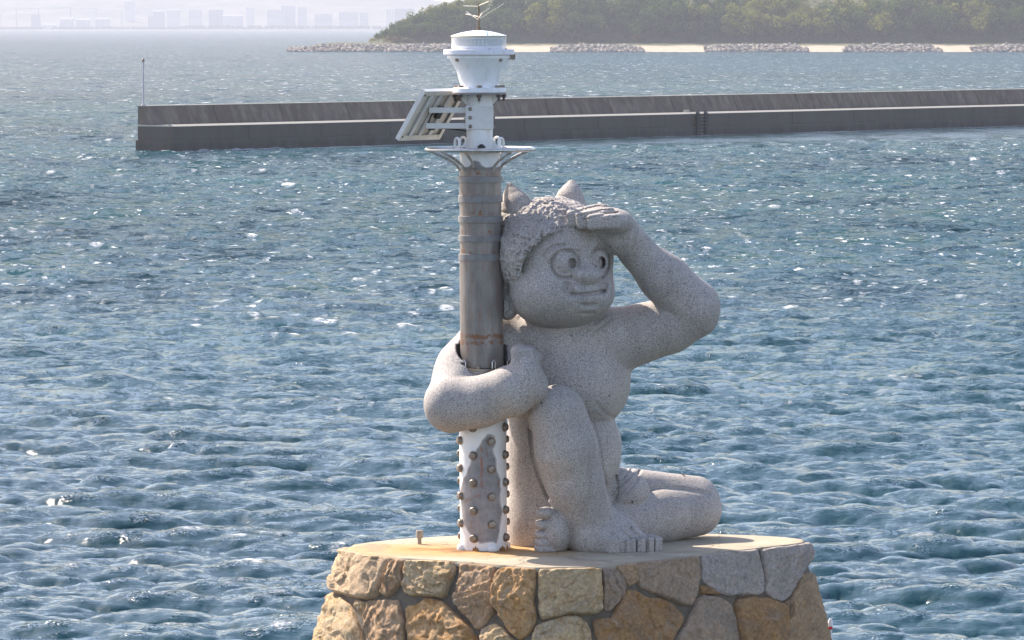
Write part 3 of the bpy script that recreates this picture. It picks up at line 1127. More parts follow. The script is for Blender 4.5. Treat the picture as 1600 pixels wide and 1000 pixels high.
STONES = [
    ('A', [(541, 858), (577, 866), (612, 871), (608, 886), (602, 899), (596, 914), (594, 926), (584, 936), (573, 937), (554, 934), (543, 932), (528, 926), (521, 915), (524, 895), (531, 876)], 0, .07),
    ('B', [(615, 874), (628, 874), (628, 888), (628, 909), (620, 920), (604, 934), (600, 931), (597, 920), (600, 909), (604, 896), (610, 882)], 4, .05),
    ('C', [(634, 874), (660, 874), (680, 875), (696, 876), (709, 878), (712, 890), (708, 905), (702, 918), (697, 931), (690, 935), (680, 934), (660, 932), (640, 931), (630, 926), (629, 910), (630, 890)], 1, .06),
    ('D', [(718, 880), (724, 879), (745, 881), (772, 883), (773, 910), (773, 955), (761, 973), (749, 984), (742, 982), (735, 970), (720, 958), (712, 946), (708, 934), (713, 922), (715, 900)], 4, .05),
    ('E', [(785, 886), (797, 885), (812, 887), (829, 889), (837, 889), (838, 914), (836, 940), (838, 967), (835, 982), (826, 991), (814, 1001), (806, 997), (793, 985), (787, 968), (775, 953), (773, 935), (774, 910), (778, 897)], 2, .075),
    ('F', [(841, 888), (860, 888), (887, 887), (938, 887), (940, 910), (943, 953), (934, 959), (917, 962), (905, 960), (886, 959), (865, 965), (842, 970), (840, 930)], 1, .08),
    ('G', [(941, 887), (955, 886), (962, 888), (970, 896), (974, 910), (973, 923), (967, 940), (958, 950), (949, 958), (944, 953), (942, 934), (941, 907)], 5, .05),
    ('H', [(964, 885), (970, 882), (985, 880), (990, 889), (992, 896), (991, 910), (983, 915), (977, 916), (975, 907), (970, 896)], 4, .045),
    ('I', [(987, 879), (1050, 872), (1088, 868), (1093, 873), (1095, 885), (1096, 900), (1092, 917), (1089, 934), (1081, 947), (1065, 947), (1053, 940), (1030, 932), (1002, 919), (996, 905), (992, 890)], 5, .05),
    ('J', [(1096, 868), (1126, 864), (1165, 859), (1182, 857), (1187, 868), (1192, 892), (1196, 908), (1194, 926), (1187, 929), (1166, 930), (1142, 931), (1121, 926), (1103, 913), (1097, 905), (1096, 887)], 3, .06),
    ('K', [(1189, 857), (1219, 853), (1238, 851), (1259, 848), (1262, 857), (1256, 875), (1249, 896), (1240, 913), (1233, 933), (1224, 941), (1210, 936), (1198, 927), (1197, 910), (1194, 891), (1192, 871)], 3, .06),
    ('M', [(1250, 898), (1262, 894), (1270, 906), (1277, 931), (1283, 945), (1289, 962), (1294, 1000), (1298, 1040), (1230, 1045), (1229, 985), (1238, 962), (1238, 945), (1237, 928), (1245, 913)], 4, .02),
    ('m', [(1225, 943), (1235, 930), (1237, 945), (1236, 962), (1233, 966), (1228, 954)], 4, .03),
    ('N', [(1151, 934), (1170, 931), (1196, 933), (1210, 937), (1222, 943), (1228, 955), (1231, 968), (1228, 1000), (1228, 1040), (1160, 1040), (1154, 995), (1150, 976), (1149, 962), (1149, 945)], 6, .07),
    ('O', [(1089, 934), (1100, 929), (1112, 930), (1128, 934), (1138, 938), (1145, 947), (1149, 962), (1151, 978), (1156, 1000), (1158, 1040), (1040, 1040), (1053, 1000), (1065, 980), (1081, 952)], 5, .06),
    ('P', [(977, 922), (994, 922), (1009, 932), (1030, 933), (1046, 940), (1056, 948), (1067, 960), (1068, 967), (1063, 980), (1052, 1000), (1040, 1030), (940, 1035), (935, 1000), (928, 985), (925, 970), (930, 965), (945, 966), (953, 967), (962, 950), (972, 935)], 6, .075),
    ('Q', [(832, 995), (835, 980), (850, 972), (884, 960), (905, 961), (916, 970), (923, 982), (926, 1000), (930, 1040), (830, 1040)], 1, .07),
    ('R', [(750, 1000), (751, 985), (757, 979), (773, 973), (784, 977), (791, 984), (796, 992), (805, 1000), (815, 1040), (745, 1040)], 1, .05),
    ('S', [(636, 946), (652, 942), (668, 934), (677, 936), (694, 938), (700, 945), (719, 962), (730, 973), (739, 986), (748, 1000), (744, 1040), (635, 1040), (635, 1000), (634, 975), (633, 955)], 2, .085),
    ('T', [(575, 942), (580, 938), (608, 936), (623, 936), (629, 950), (631, 968), (632, 1000), (632, 1040), (565, 1040), (567, 998), (570, 976), (575, 957)], 4, .05),
    ('U', [(520, 930), (536, 933), (546, 942), (554, 962), (560, 979), (565, 994), (564, 1040), (493, 1040), (499, 997), (507, 973), (513, 952)], 1, .06),
    ('V', [(554, 937), (573, 939), (574, 955), (570, 968), (565, 963), (560, 952)], 1, .03),
    ('X', [(1097, 913), (1128, 930), (1112, 929), (1094, 928)], 6, .03),
]
TONES = [((.58, .44, .30), (.46, .35, .24), .15), ((.58, .43, .25), (.48, .39, .28), .6), ((.56, .34, .16), (.44, .31, .19), 1.0), ((.30, .255, .235), (.235, .21, .205), .2),
         ((.48, .33, .21), (.36, .26, .18), .4), ((.42, .31, .23), (.31, .25, .20), .25), ((.42, .25, .125), (.29, .19, .12), .9)]


def m_stone(i, c1, c2, ochre):
    t = NT('rough_stone')
    r = t.rand()
    off = t.n('ShaderNodeVectorMath', operation='ADD')
    t.lk(t.co, off.inputs[0])
    comb = t.n('ShaderNodeCombineXYZ')
    t.lk(t.math('MULTIPLY', r, 37.0), comb.inputs[0])
    t.lk(t.math('MULTIPLY', r, 11.0), comb.inputs[2])
    t.lk(comb.outputs[0], off.inputs[1])
    src = off.outputs[0]
    n1 = t.noise(3.2, 6, .68, src, .6)
    n2 = t.noise(28, 4, .7, src)
    n3 = t.noise(5.5, 5, .7, src, 1.2)
    col = t.mix(t.ramp(n1, [(.36, 0), (.62, 1)]), c2, c1)
    col = t.mix(t.ramp(n3, [(.50, 0), (.62, ochre)]), col, (.42, .22, .075))
    n4 = t.noise(2.6, 5, .7, src, 2.0)
    col = t.mix(t.ramp(n4, [(.58, 0), (.70, .55)]), col, (.50, .46, .39))
    n5 = t.noise(4.2, 6, .75, src, .8)
    col = t.mix(t.ramp(n5, [(.62, 0), (.72, .6)]), col, (.13, .11, .10))
    col = t.mix(1.0, col, t.ramp(n2, [(.3, .62), (.7, 1.18)]), 'MULTIPLY')
    h = t.math('ADD', t.math('MULTIPLY', t.noise(12, 8, .78, src, .3), 1.5), t.math('MULTIPLY', t.noise(55, 4, .75, src), .5))
    return t.fin(col, .88, t.bump(h, .95, .026), spec=.2)


TONES[3] = ((.46, .40, .37), (.36, .33, .32), .2)
TONES = [(tuple(min(.72, a * b_) for a, b_ in zip(c1, (1.22, 1.16, 1.08))), tuple(min(.6, a * b_) for a, b_ in zip(c2, (1.22, 1.16, 1.08))), o_) for c1, c2, o_ in TONES]
stone_mats = [m_stone(i, *q) for i, q in enumerate(TONES)]
t = NT('mortar')
c = t.ramp(t.noise(6, 5, .7), [(.3, (.095, .076, .056)), (.7, (.20, .162, .12))])
m_mortar = t.fin(c, .95, t.bump(t.noise(40, 5, .75), .6, .015))

pier = empty('stone_pier_head', (cen[0], cen[1], -4.0))
tag(pier, 'oval pier head of rough brown and grey stones with a concrete top', 'pier head')
rng = random.Random(5)


def smooth_poly(P, n):
    P = np.array(P, float)
    for _ in range(1):       # one corner cutting pass
        Q = np.roll(P, -1, 0)
        P = np.stack([P * .86 + Q * .14, P * .14 + Q * .86], 1).reshape(-1, 2)
    seg = np.linalg.norm(np.roll(P, -1, 0) - P, axis=1)
    cm = np.concatenate([[0], np.cumsum(seg)])
    q = np.linspace(0, cm[-1], n, endpoint=False)
    PP = np.vstack([P, P[:1]])
    return np.stack([np.interp(q, cm, PP[:, 0]), np.interp(q, cm, PP[:, 1])], 1)


def make_stone(poly, tone, H, nb=72, nr=15, seed=0, rough=1.0):
    r_ = np.random.default_rng(seed)
    B = smooth_poly(poly, nb)
    c = B.mean(0)
    size = math.sqrt(abs(np.sum(B[:, 0] * np.roll(B[:, 1], -1) - np.roll(B[:, 0], -1) * B[:, 1])) / 2)
    # shrink slightly: the joint
    B = c + (B - c) * (1 - .005 / max(size, .05))
    ts = [0.0] + list(np.linspace(.14, .90, nr - 5)) + [.945, .98, 1.0, 1.0]
    planes = [(r_.normal(0, .55, 2), r_.uniform(-.05, .45)) for _ in range(7)]
    V, Vs = [], []
    for ti, tt in enumerate(ts):
        if ti == 0:
            Vs.append(c[None])
        else:
            Vs.append(c + (B - c) * tt)
    uv = np.vstack(Vs)
    tt = np.concatenate([[0]] + [np.full(nb, x) for x in ts[1:]])
    nzp = np.stack([uv[:, 0], uv[:, 1], np.full(len(uv), seed * 3.3)], 1)
    q = (uv - c) / max(size, .05)
    f = np.full(len(uv), 1.0)
    for g, o in planes:
        f = np.minimum(f, 1.0 + o - (q @ g) * 1.5)
    f = np.clip(f, .15, 1.25)
    prof = np.clip(1 - np.maximum(0, (tt - .90) / .10) ** 3, 0, 1)
    h = H * (f * 1.25 + fbm(nzp, 4.5, 3) * .45 * rough) * prof
    # cleft steps: sheets split off along slanting lines
    wv = (q @ r_.normal(0, 1, 2)) * 2.2 + fbm(nzp, 3, 3) * 2.2
    step = (wv - np.floor(wv))
    h = h + .030 * rough * (np.clip(step * 1.12, 0, 1) - .5) * prof
    h = h + fbm(nzp, 18, 4, .62) * .030 * rough * np.minimum(prof + .2, 1)
    last = np.arange(len(uv)) >= len(uv) - nb
    prev = (~last) & (tt >= 1.0)
    h[prev] = np.maximum(h[prev], .0)
    h[last] = -.10
    # jagged outline
    jag = fbm(nzp, 14, 3)[:, None] * .020 * (tt[:, None] > .9)
    uv = uv + (uv - c) / (np.linalg.norm(uv - c, axis=1)[:, None] + 1e-6) * jag
    uv[:, 1] = np.maximum(uv[:, 1], .004)
    P = wall(uv[:, 0], uv[:, 1], h)
    P[:, 2] = np.minimum(P[:, 2], -.004 + .012 * np.clip(fbm(nzp, 6, 2), -1, 1))
    F = [(0, 1 + (k + 1) % nb, 1 + k) for k in range(nb)]
    for i in range(len(ts) - 2):
        a = 1 + i * nb
        for k in range(nb):
            k2 = (k + 1) % nb
            F.append((a + k, a + k2, a + nb + k2, a + nb + k))
    org = P[0].copy()
    me = mesh_np('stone', P - org, F)
    bm = bmesh.new()
    bm.from_mesh(me)
    bmesh.ops.recalc_face_normals(bm, faces=bm.faces)
    bm.normal_update()
    s_ = sum((f_.normal.dot(Vector(wall(c[0], c[1], 1.0) - wall(c[0], c[1], 0.0))) for f_ in bm.faces))
    if s_ < 0:
        bmesh.ops.reverse_faces(bm, faces=bm.faces)
    bm.to_mesh(me)
    bm.free()
    o = bpy.data.objects.new('stone', me)
    COL.objects.link(o)
    o.location = org
    me.materials.append(stone_mats[tone])
    o.parent = pier
    o.matrix_parent_inverse = Matrix.Translation(-Vector(pier.location))
    return o


S_LABEL = {'A': 'large pale tan stone at the left corner', 'J': 'smooth blue-grey stone', 'S': 'big orange-brown pointed stone', 'K': 'grey wedge stone under the right edge'}
taken = []
for si, (nm, px_poly, tone, H) in enumerate(STONES):
    uv = []
    for x, y in px_poly:
        s_, v_, err = unproj(x, y)
        if err > 1.5 and y < 1000:          # beyond the rim: a little further round the wall
            s_ += math.copysign(err * PX * 1.5, (x - 800)) if x > 1100 else -err * PX * 1.5
        uv.append((s_, v_))
    uv = np.array(uv)
    med = np.median(uv[:, 0])
    uv[:, 0] = np.where(uv[:, 0] - med > PER / 2, uv[:, 0] - PER, np.where(med - uv[:, 0] > PER / 2, uv[:, 0] + PER, uv[:, 0]))
    if nm in 'AUMKL':                       # corner stones wrap round the side
        side = 1 if nm in 'MK' else -1
        ext = .35 if nm != 'K' else .12
        m = (uv[:, 0] - np.median(uv[:, 0])) * side > .5 * ((uv[:, 0] - np.median(uv[:, 0])) * side).max()
        uv[m, 0] += side * ext
    o = make_stone(uv, tone, H, 96, 20, 40 + si, 1.0 if tone not in (3, 5) else .7)
    if nm in S_LABEL:
        o['label'] = S_LABEL[nm]
    taken.append((uv[:, 0].min(), uv[:, 0].max(), uv[:, 1].min(), uv[:, 1].max(), uv))

# the rest of the wall (below the frame and round the back): courses of irregular stones


def in_taken(s_, v_):
    for a, b, c_, d, uv in taken:
        for k in (-PER, 0, PER):
            if a - .03 < s_ + k < b + .03 and c_ - .02 < v_ < d + .05:
                if poly_dist(np.array([s_ + k]), np.array([v_]), uv)[0] > -.10:
                    return True
    return False


rows = [(0.02, .46), (.47, .93), (.94, 1.5), (1.52, 2.1), (2.12, 2.75), (2.77, 3.4), (3.42, 4.2)]
cnt = 0
for ri, (v0, v1) in enumerate(rows):
    s_ = rng.uniform(0, .4)
    s_end = s_ + PER
    while s_ < s_end - .1:
        w = rng.uniform(.42, .85)
        w = min(w, s_end - s_)
        e = s_ + w
        corners = [(s_ + .01, v0 + rng.uniform(-.01, .02)), (s_ + w * rng.uniform(.35, .65), v0 + rng.uniform(-.0, .03)), (e - .02, v0 + rng.uniform(-.01, .03)),
                   (e - .02 + rng.uniform(-.05, .0), (v0 + v1) / 2), (e - .03 - rng.uniform(0, .12), v1 - rng.uniform(0, .03)), (s_ + w * .5, v1 + rng.uniform(-.02, .03)),
                   (s_ + .03 + rng.uniform(0, .1), v1 - rng.uniform(0, .04)), (s_ + rng.uniform(0, .04), (v0 + v1) / 2)]
        cs, cv = s_ + w / 2, (v0 + v1) / 2
        free = not any(in_taken(a, b) for a, b in corners + [(cs, cv)])
        if free and cnt < 250:
            back_ = wall(cs, cv)[1] > cen[1] + .3
            if not (back_ and ri > 3):
                make_stone(corners, rng.choice([0, 1, 2, 4, 5, 6, 4]), rng.uniform(.04, .07), 32, 8, 900 + cnt)
                cnt += 1
        s_ = e

# mortar core
nv = 34
vs = np.concatenate([[.016], np.linspace(.05, 4.7, nv)])
sg = np.linspace(0, PER, 360, endpoint=False)
Vm = []
for i, v in enumerate(vs):
    base = wall(sg, np.full(360, v), 0)      # joints lie back between the stones
    hh = fbm(base, 7, 3) * .03 - .022
    Vm.append(wall(sg, np.full(360, v), hh))
Vm = np.vstack(Vm)
Fm = np.array([(i * 360 + k, (i + 1) * 360 + k, (i + 1) * 360 + (k + 1) % 360, i * 360 + (k + 1) % 360) for i in range(len(vs) - 1) for k in range(360)])
link('mortar_core', mesh_np('mortar_core', Vm, Fm), m_mortar, pier)

# concrete top: disc with an uneven rim and a gentle texture; rust stain round the post is a wear pattern of the slab itself
nr = 60
rad = np.linspace(0, 1, nr + 1)[1:]
rim = wall(sg, np.full(360, 0.0), -.012 + fbm(wall(sg, np.full(360, 0.0)), 5, 3) * .03)[:, :2]
Vt = [np.array([[cen[0], cen[1]]])] + [cen + (rim - cen) * r_ for r_ in rad]
Vt = np.vstack(Vt)
Vt3 = np.concatenate([Vt, np.zeros((len(Vt), 1))], 1)
Vt3[:, 2] = fbm(Vt3 + 3, 1.5, 3) * .004
Ft = [(0, 1 + k, 1 + (k + 1) % 360) for k in range(360)]
for i in range(nr - 1):
    a = 1 + i * 360
    Ft += [(a + k, a + 360 + k, a + 360 + (k + 1) % 360, a + (k + 1) % 360) for k in range(360)]
lip = len(Vt3)
skirt = Vt3[-360:].copy()
skirt[:, 2] = -.05
Vt3 = np.vstack([Vt3, skirt])
a = lip - 360
Ft += [(a + k, lip + k, lip + (k + 1) % 360, a + (k + 1) % 360) for k in range(360)]
met = mesh_np('concrete_top', Vt3, Ft)
t = NT('weathered_concrete')
sep = t.n('ShaderNodeSeparateXYZ')
t.lk(t.co, sep.inputs[0])
n1 = t.noise(2.2, 5, .62)
n2 = t.noise(60, 4, .7)
col = t.ramp(n1, [(.3, (.34, .285, .205)), (.7, (.45, .385, .285))])
pc_ = BC(858)
vd = t.n('ShaderNodeVectorMath', operation='DISTANCE')
mp = t.n('ShaderNodeMapping')
t.lk(t.co, mp.inputs[0])
mp.inputs['Scale'].default_value = (.62, 1.15, 1)
t.lk(mp.outputs[0], vd.inputs[0])
vd.inputs[1].default_value = ((pc_[0] - .22) * .62, (pc_[1] - .10) * 1.15, 0)
dd = t.math('ADD', vd.outputs['Value'], t.math('MULTIPLY', t.math('SUBTRACT', t.noise(3.2, 5, .65), .55), 1.0))
stain = t.ramp(dd, [(.10, 1), (.5, .7), (.85, .3), (1.35, 0)])
col = t.mix(t.math('MULTIPLY', stain, .95), col, (.47, .24, .065))
core = t.ramp(dd, [(.06, .9), (.30, 0)])
col = t.mix(core, col, (.20, .095, .035))
wv_ = t.n('ShaderNodeVectorMath', operation='ADD')
t.lk(t.co, wv_.inputs[0])
nz_ = t.n('ShaderNodeTexNoise')
t.lk(t.co, nz_.inputs['Vector'])
nz_.inputs['Scale'].default_value = 2.2
nz_.inputs['Detail'].default_value = 5
t.lk(nz_.outputs['Color'], wv_.inputs[1])
crack = t.ramp(t.voro(.75, wv_.outputs[0], 'DISTANCE_TO_EDGE'), [(.004, 1), (.012, 0)])
col = t.mix(t.math('MULTIPLY', crack, .7), col, (.12, .09, .06))
blot = t.ramp(t.noise(1.3, 6, .75, None, .8), [(.52, 0), (.66, .5)])
col = t.mix(blot, col, (.22, .18, .13))
pale = t.ramp(t.voro(1.9), [(.06, .75), (.085, 0)])
col = t.mix(pale, col, (.58, .54, .47))
col = t.mix(1.0, col, t.ramp(n2, [(.3, .86), (.7, 1.1)]), 'MULTIPLY')
link('concrete_top', met, t.fin(col, .9, t.bump(t.noise(35, 5, .75), .5, .008), spec=.25), pier)

# stainless stud on the slab
sb = at_z(655.5, 850, 0)
st = MB()
st.lathe([(sb, 3.2 * PX), (sb + (0, 0, 10 * PX), 3.2 * PX)], 20)
st.lathe([(sb + (0, 0, 9.8 * PX), 5.2 * PX), (sb + (0, 0, 10.2 * PX), 5.6 * PX), (sb + (0, 0, 21 * PX), 5.6 * PX), (sb + (0, 0, 22 * PX), 5.0 * PX)], 24)
stud = st.build('metal_stud', m_metal('dull_steel', (.33, .29, .24), .5, .6, .3))
tag(stud, 'short round steel stud on the pier top left of the light post', 'stud')

# marker post behind the pier, white with a red band
mpx = at_y(1297.5, 975, Y0 + 2.2)
mk = empty('marker_post', (mpx[0], mpx[1], -4.3))
tag(mk, 'white marker post with red band rising from the water right of the pier', 'marker post')
top = mpx[2] + .06
MB().lathe([((mpx[0], mpx[1], -4.3), .017), ((mpx[0], mpx[1], top - .12), .017)], 16).build('pole', white, mk)
MB().lathe([((mpx[0], mpx[1], top - .12), .024), ((mpx[0], mpx[1], top - .085), .024)], 16).build('red_band', m_plain('red_paint', (.55, .02, .03), .4, 0, .05), mk)
MB().lathe([((mpx[0], mpx[1], top - .085), .025), ((mpx[0], mpx[1], top - .03), .027), ((mpx[0], mpx[1], top), .012)], 16).build('cap', white, mk)

# dead leaves lying on the folded leg
leafm = m_plain('dead_leaf', (.16, .075, .04), .8, 0, .3)


def drop_on(mesh_obj, px_, py_):
    o_ = Vector(CAM)
    d_ = Vector(ray(px_, py_)).normalized()
    ok, loc, nor, _ = mesh_obj.ray_cast(o_, d_)
    return (np.array(loc), np.array(nor)) if ok else None


bpy.context.view_layer.update()
for (x, y, n, sz, lab) in ((1000, 731, 6, 5, 'small heap of dry brown leaves on the hip of the statue'), (1070, 744, 2, 4.5, 'dry brown leaf lying on the bent knee of the statue'),
                           (986, 784, 1, 3.2, 'tiny brown leaf stuck on the shin of the statue')):
    hit = drop_on(statue, x, y)
    if hit is None:
        continue
    b = MB()
    for k in range(n):
        c_ = hit[0] + np.array([rng.uniform(-1, 1) * (.09 if n > 3 else .02), rng.uniform(-.02, .03), 0])
        if n > 3:
            hh_ = drop_on(statue, x + (c_[0] - hit[0][0]) / PX, y + 1.5)
            if hh_ is not None:
                c_ = hh_[0]
        nn = hit[1] + np.array([rng.uniform(-.5, .5), rng.uniform(-.5, .5), .4])
        nn /= np.linalg.norm(nn)
        u = np.cross(nn, [0, 1, .2]); u /= np.linalg.norm(u); w = np.cross(nn, u)
        a_ = rng.uniform(0, 3)
        u, w = u * math.cos(a_) + w * math.sin(a_), -u * math.sin(a_) + w * math.cos(a_)
        L = sz * PX * rng.uniform(.7, 1.2)
        c_ = c_ + nn * .004
        b.add([c_ - u * L, c_ - w * L * .35 + nn * .012, c_ + u * L, c_ + w * L * .35 + nn * .012, c_ - nn * .004], [(0, 1, 4), (1, 2, 4), (2, 3, 4), (3, 0, 4)])
    o = b.build('dead_leaf', leafm, None, False)
    tag(o, lab, 'dead leaf')
# ------------------------------------------------------------------ sea: wind waves summed from a spectrum on a sheet that gets coarser with distance
WZ = -4.0


def ocean_tile(N, L, seed, lo, hi, lp, spread, wdir, amp):
    r_ = np.random.default_rng(seed)
    k1 = 2 * math.pi * np.fft.fftfreq(N, L / N)
    KX, KY = np.meshgrid(k1, k1, indexing='ij')
    K = np.hypot(KX, KY) + 1e-9
    kp = 2 * math.pi / lp
    P = np.exp(-1.25 * (kp / K) ** 2) / K ** 3.65
    c = (KX * math.cos(wdir) + KY * math.sin(wdir)) / K
    P *= np.abs(c) ** spread + .04
    P *= (K > 2 * math.pi / hi) & (K < 2 * math.pi / lo)
    H = np.sqrt(P) * (r_.normal(size=(N, N)) + 1j * r_.normal(size=(N, N)))
    h = np.fft.ifft2(H).real
    s = amp / h.std()
    out = []
    for f in (1j * KX / K, 1j * KY / K):
        out.append((np.fft.ifft2(-H * f).real * s).astype(np.float32))
    return (h * s).astype(np.float32), out[0], out[1]


def lowpass(a, L, lam):
    N = a.shape[0]
    k1 = np.fft.fftfreq(N, L / N)
    K = np.hypot(*np.meshgrid(k1, k1, indexing='ij'))
    return np.fft.ifft2(np.fft.fft2(a) * np.exp(-(K * lam) ** 2 * .5)).real.astype(np.float32)


def sample(tile, L, x, y):
    N = tile.shape[0]
    u, v = x / L * N, y / L * N
    i, j = np.floor(u).astype(int), np.floor(v).astype(int)
    fu, fv = (u - i).astype(np.float32), (v - j).astype(np.float32)
    i0, i1, j0, j1 = i % N, (i + 1) % N, j % N, (j + 1) % N
    return (tile[i0, j0] * (1 - fu) + tile[i1, j0] * fu) * (1 - fv) + (tile[i0, j1] * (1 - fu) + tile[i1, j1] * fu) * fv


# rows: spaced by what the eye resolves from deck height, columns: angles from the camera foot
pyr = np.concatenate([np.linspace(1230, 1000, 60, endpoint=False), np.linspace(1000, 300, 480, endpoint=False), np.linspace(300, 42.6, 330)])
Yr = np.array([at_z(800, y, WZ)[1] for y in pyr])
Yr = np.concatenate([[8, 18, 28, 38, 46, 52, 56], Yr[Yr > 58]])
Yr = np.unique(Yr)
tn = np.concatenate([[-1.2, -.9, -.6, -.4, -.3, -.22, -.17, -.145], np.linspace(-.128, .128, 860), [.145, .17, .22, .3, .4, .6, .9, 1.2]])
GX = Yr[:, None] * tn[None, :]
GX = np.clip(GX, -1700, 1700)
GX += np.linspace(-.01, .01, len(tn))[None, :] * Yr[:, None] * (np.abs(GX) >= 1700)
GY = np.repeat(Yr[:, None], len(tn), 1)
dY = np.gradient(Yr)[:, None]
rot = math.radians(24)
x2, y2 = GX * math.cos(rot) + GY * math.sin(rot), -GX * math.sin(rot) + GY * math.cos(rot)
HX = np.zeros_like(GX); HY = np.zeros_like(GX); HZ = np.zeros_like(GX)
foam_src = np.zeros_like(GX)
edge_fade = np.clip((1.3 - np.abs(tn)[None, :] / .128) * 8, 0, 1) * np.clip((GY - 58) / 6, 0, 1)
for (L, N, seed, lo, hi, lp, amp, wd, sp, rr0) in ((61.0, 512, 3, .45, 16, 4.2, .070, 1.42, 1.6, False), (23.0, 512, 8, .14, 4, 1.3, .016, 1.85, 1.2, True)):
    h, dx, dy = ocean_tile(N, L, seed, lo, hi, lp, sp, wd, amp)
    levels = [0, .35, .8, 1.8, 4.0]
    xs, ys = (x2, y2) if rr0 else (GX, GY)
    acc = [np.zeros_like(GX) for _ in range(3)]
    lam = dY * .34 * np.ones_like(GX)
    pos = np.interp(lam, levels, np.arange(5))
    for li, lv in enumerate(levels):
        w = np.clip(1 - np.abs(pos - li), 0, 1)
        if w.max() <= 0:
            continue
        for q, a in enumerate((h, dx, dy)):
            t_ = lowpass(a, L, lv) if lv else a
            acc[q] += w * sample(t_, L, xs, ys)
    hz, hx, hy = acc
    if rr0:
        hx, hy = hx * math.cos(rot) - hy * math.sin(rot), hx * math.sin(rot) + hy * math.cos(rot)
    HZ += hz; HX += hx * 1.6; HY += hy * 1.6
    foam_src += hz / amp
# calm strip in the lee of the breakwater is left to the breakwater's own shelter
q0, q1 = at_z(270, 236.5, WZ)[:2], at_z(1600, 196, WZ)[:2]
dq = (q1 - q0) / np.linalg.norm(q1 - q0)
along = (GX - q0[0]) * dq[0] + (GY - q0[1]) * dq[1]
off = (GX - q0[0]) * dq[1] - (GY - q0[1]) * dq[0]              # metres in front of the breakwater
calm = np.clip(1 - off / (10 + .42 * along.clip(0, 130) + 10 * vnoise(np.stack([GX, GY * .3, GX * 0], -1), .06)), 0, 1) * (off > -1) * np.clip((along - 8) / 20, 0, 1)
calm = np.clip(calm * 1.8, 0, 1)
edge_fade = edge_fade * (1 - .8 * calm)
PX_, PY_, PZ_ = GX + HX * edge_fade, GY + HY * edge_fade, WZ + HZ * edge_fade
Vs_ = np.stack([PX_, PY_, PZ_], -1).reshape(-1, 3)
nR, nCc = GX.shape
ii = np.arange(nR - 1)[:, None] * nCc + np.arange(nCc - 1)[None, :]
Fs_ = np.stack([ii, ii + 1, ii + nCc + 1, ii + nCc], -1).reshape(-1, 4)
mes = mesh_np('sea', Vs_, Fs_)
# breaking crests: where the sheet is pinched and high
gx_ = np.gradient(HX, axis=1) / np.maximum(np.gradient(GX, axis=1), 1e-3)
gy_ = np.gradient(HY, axis=0) / np.maximum(np.gradient(GY, axis=0), 1e-3)
pinch = np.clip(-(gx_ + gy_), -2, 2)
big = vnoise(np.stack([GX * .5, GY * .22, GX * 0], -1), .45) + vnoise(np.stack([GX, GY * .5, GX * 0 + 5], -1), .11)
foam = np.clip((foam_src * .62 + pinch * .7 + big * 1.5 - 2.1) / .7, 0, 1) * edge_fade
mes.attributes.new('far', 'FLOAT', 'POINT').data.foreach_set('value', np.clip((GY - 88) / 150, 0, 1).reshape(-1).astype(np.float32))
mes.attributes.new('calm', 'FLOAT', 'POINT').data.foreach_set('value', calm.reshape(-1).astype(np.float32))
mes.attributes.new('far2', 'FLOAT', 'POINT').data.foreach_set('value', np.clip((GY - 300) / 500, 0, 1).reshape(-1).astype(np.float32))
wash = np.clip(1 - off / (1.6 + 5 * np.clip(vnoise(np.stack([GX, GY, GX * 0], -1), .12), 0, 1)), 0, 1) * (off > -1.5) * (along > 1) \
    * np.clip(vnoise(np.stack([GX, GY, GX * 0 + 9], -1), .05) * 3 + .9, 0, 1)
foam = np.maximum(foam, np.clip(wash * 1.6, 0, 1))
crest = np.clip((foam_src * .8 + pinch * .5 + big * .8 - 1.35) / .6, 0, 1) * edge_fade
mes.attributes.new('crest', 'FLOAT', 'POINT').data.foreach_set('value', crest.reshape(-1).astype(np.float32))
mes.attributes.new('foam', 'FLOAT', 'POINT').data.foreach_set('value', foam.reshape(-1).astype(np.float32))
t = NT('sea_water')
geo = t.n('ShaderNodeNewGeometry').outputs['Position']
m1 = t.mapping((.75, 1.6, 1.0), geo)
b1 = t.noise(2.6, 6, .72, m1, .5)
b2 = t.noise(9.0, 4, .7, t.mapping((.7, 1.5, 1.0), geo, (3, 1, 0)), .4)
gust = t.noise(.02, 3, .6, t.mapping((.45, 1.0, 1.0), geo))
h = t.math('ADD', t.math('MULTIPLY', b1, 1.0), t.math('MULTIPLY', b2, .30))
bn = t.n('ShaderNodeBump')
far_ = t.attr('far')
t.lk(t.math('MULTIPLY', t.ramp(gust, [(.35, .7), (.65, 1.0)]), .18), bn.inputs['Strength'])
bn.inputs['Distance'].default_value = .24
t.lk(h, bn.inputs['Height'])
deep = t.ramp(t.noise(.012, 3, .5, t.mapping((.5, 1, 1), geo)), [(.35, (.003, .030, .042)), (.65, (.005, .046, .058))])
fa_ = t.attr('foam')
fb = t.ramp(t.noise(9.0, 5, .75, t.mapping((.55, 1.2, 1), geo)), [(.44, 0), (.58, 1)])
sp1 = t.ramp(t.noise(2.3, 4, .68, t.mapping((.62, .42, 1), geo, (9, 4, 0))), [(.612, 0), (.66, .9)])
sp2 = t.ramp(t.noise(.75, 4, .68, t.mapping((.70, .22, 1), geo, (2, 4, 0))), [(.590, 0), (.65, .85)])
speck = t.mix(t.attr('far2'), sp1, sp2)  # pale flecks painted into the colour for both whitecaps and sun glints
patch = t.ramp(t.noise(.035, 3, .6, t.mapping((.6, 1, 1), geo, (1, 7, 0))), [(.40, 0), (.62, 1)])
speck = t.math('MULTIPLY', t.math('MULTIPLY', speck, t.math('ADD', .35, t.math('MULTIPLY', patch, .65))), t.math('MULTIPLY', t.attr('far'), t.math('SUBTRACT', 1.0, t.attr('calm'))))
fm = t.math('MINIMUM', 1.0, t.math('ADD', t.math('MULTIPLY', t.math('MULTIPLY', fa_, 1.3), fb), speck))
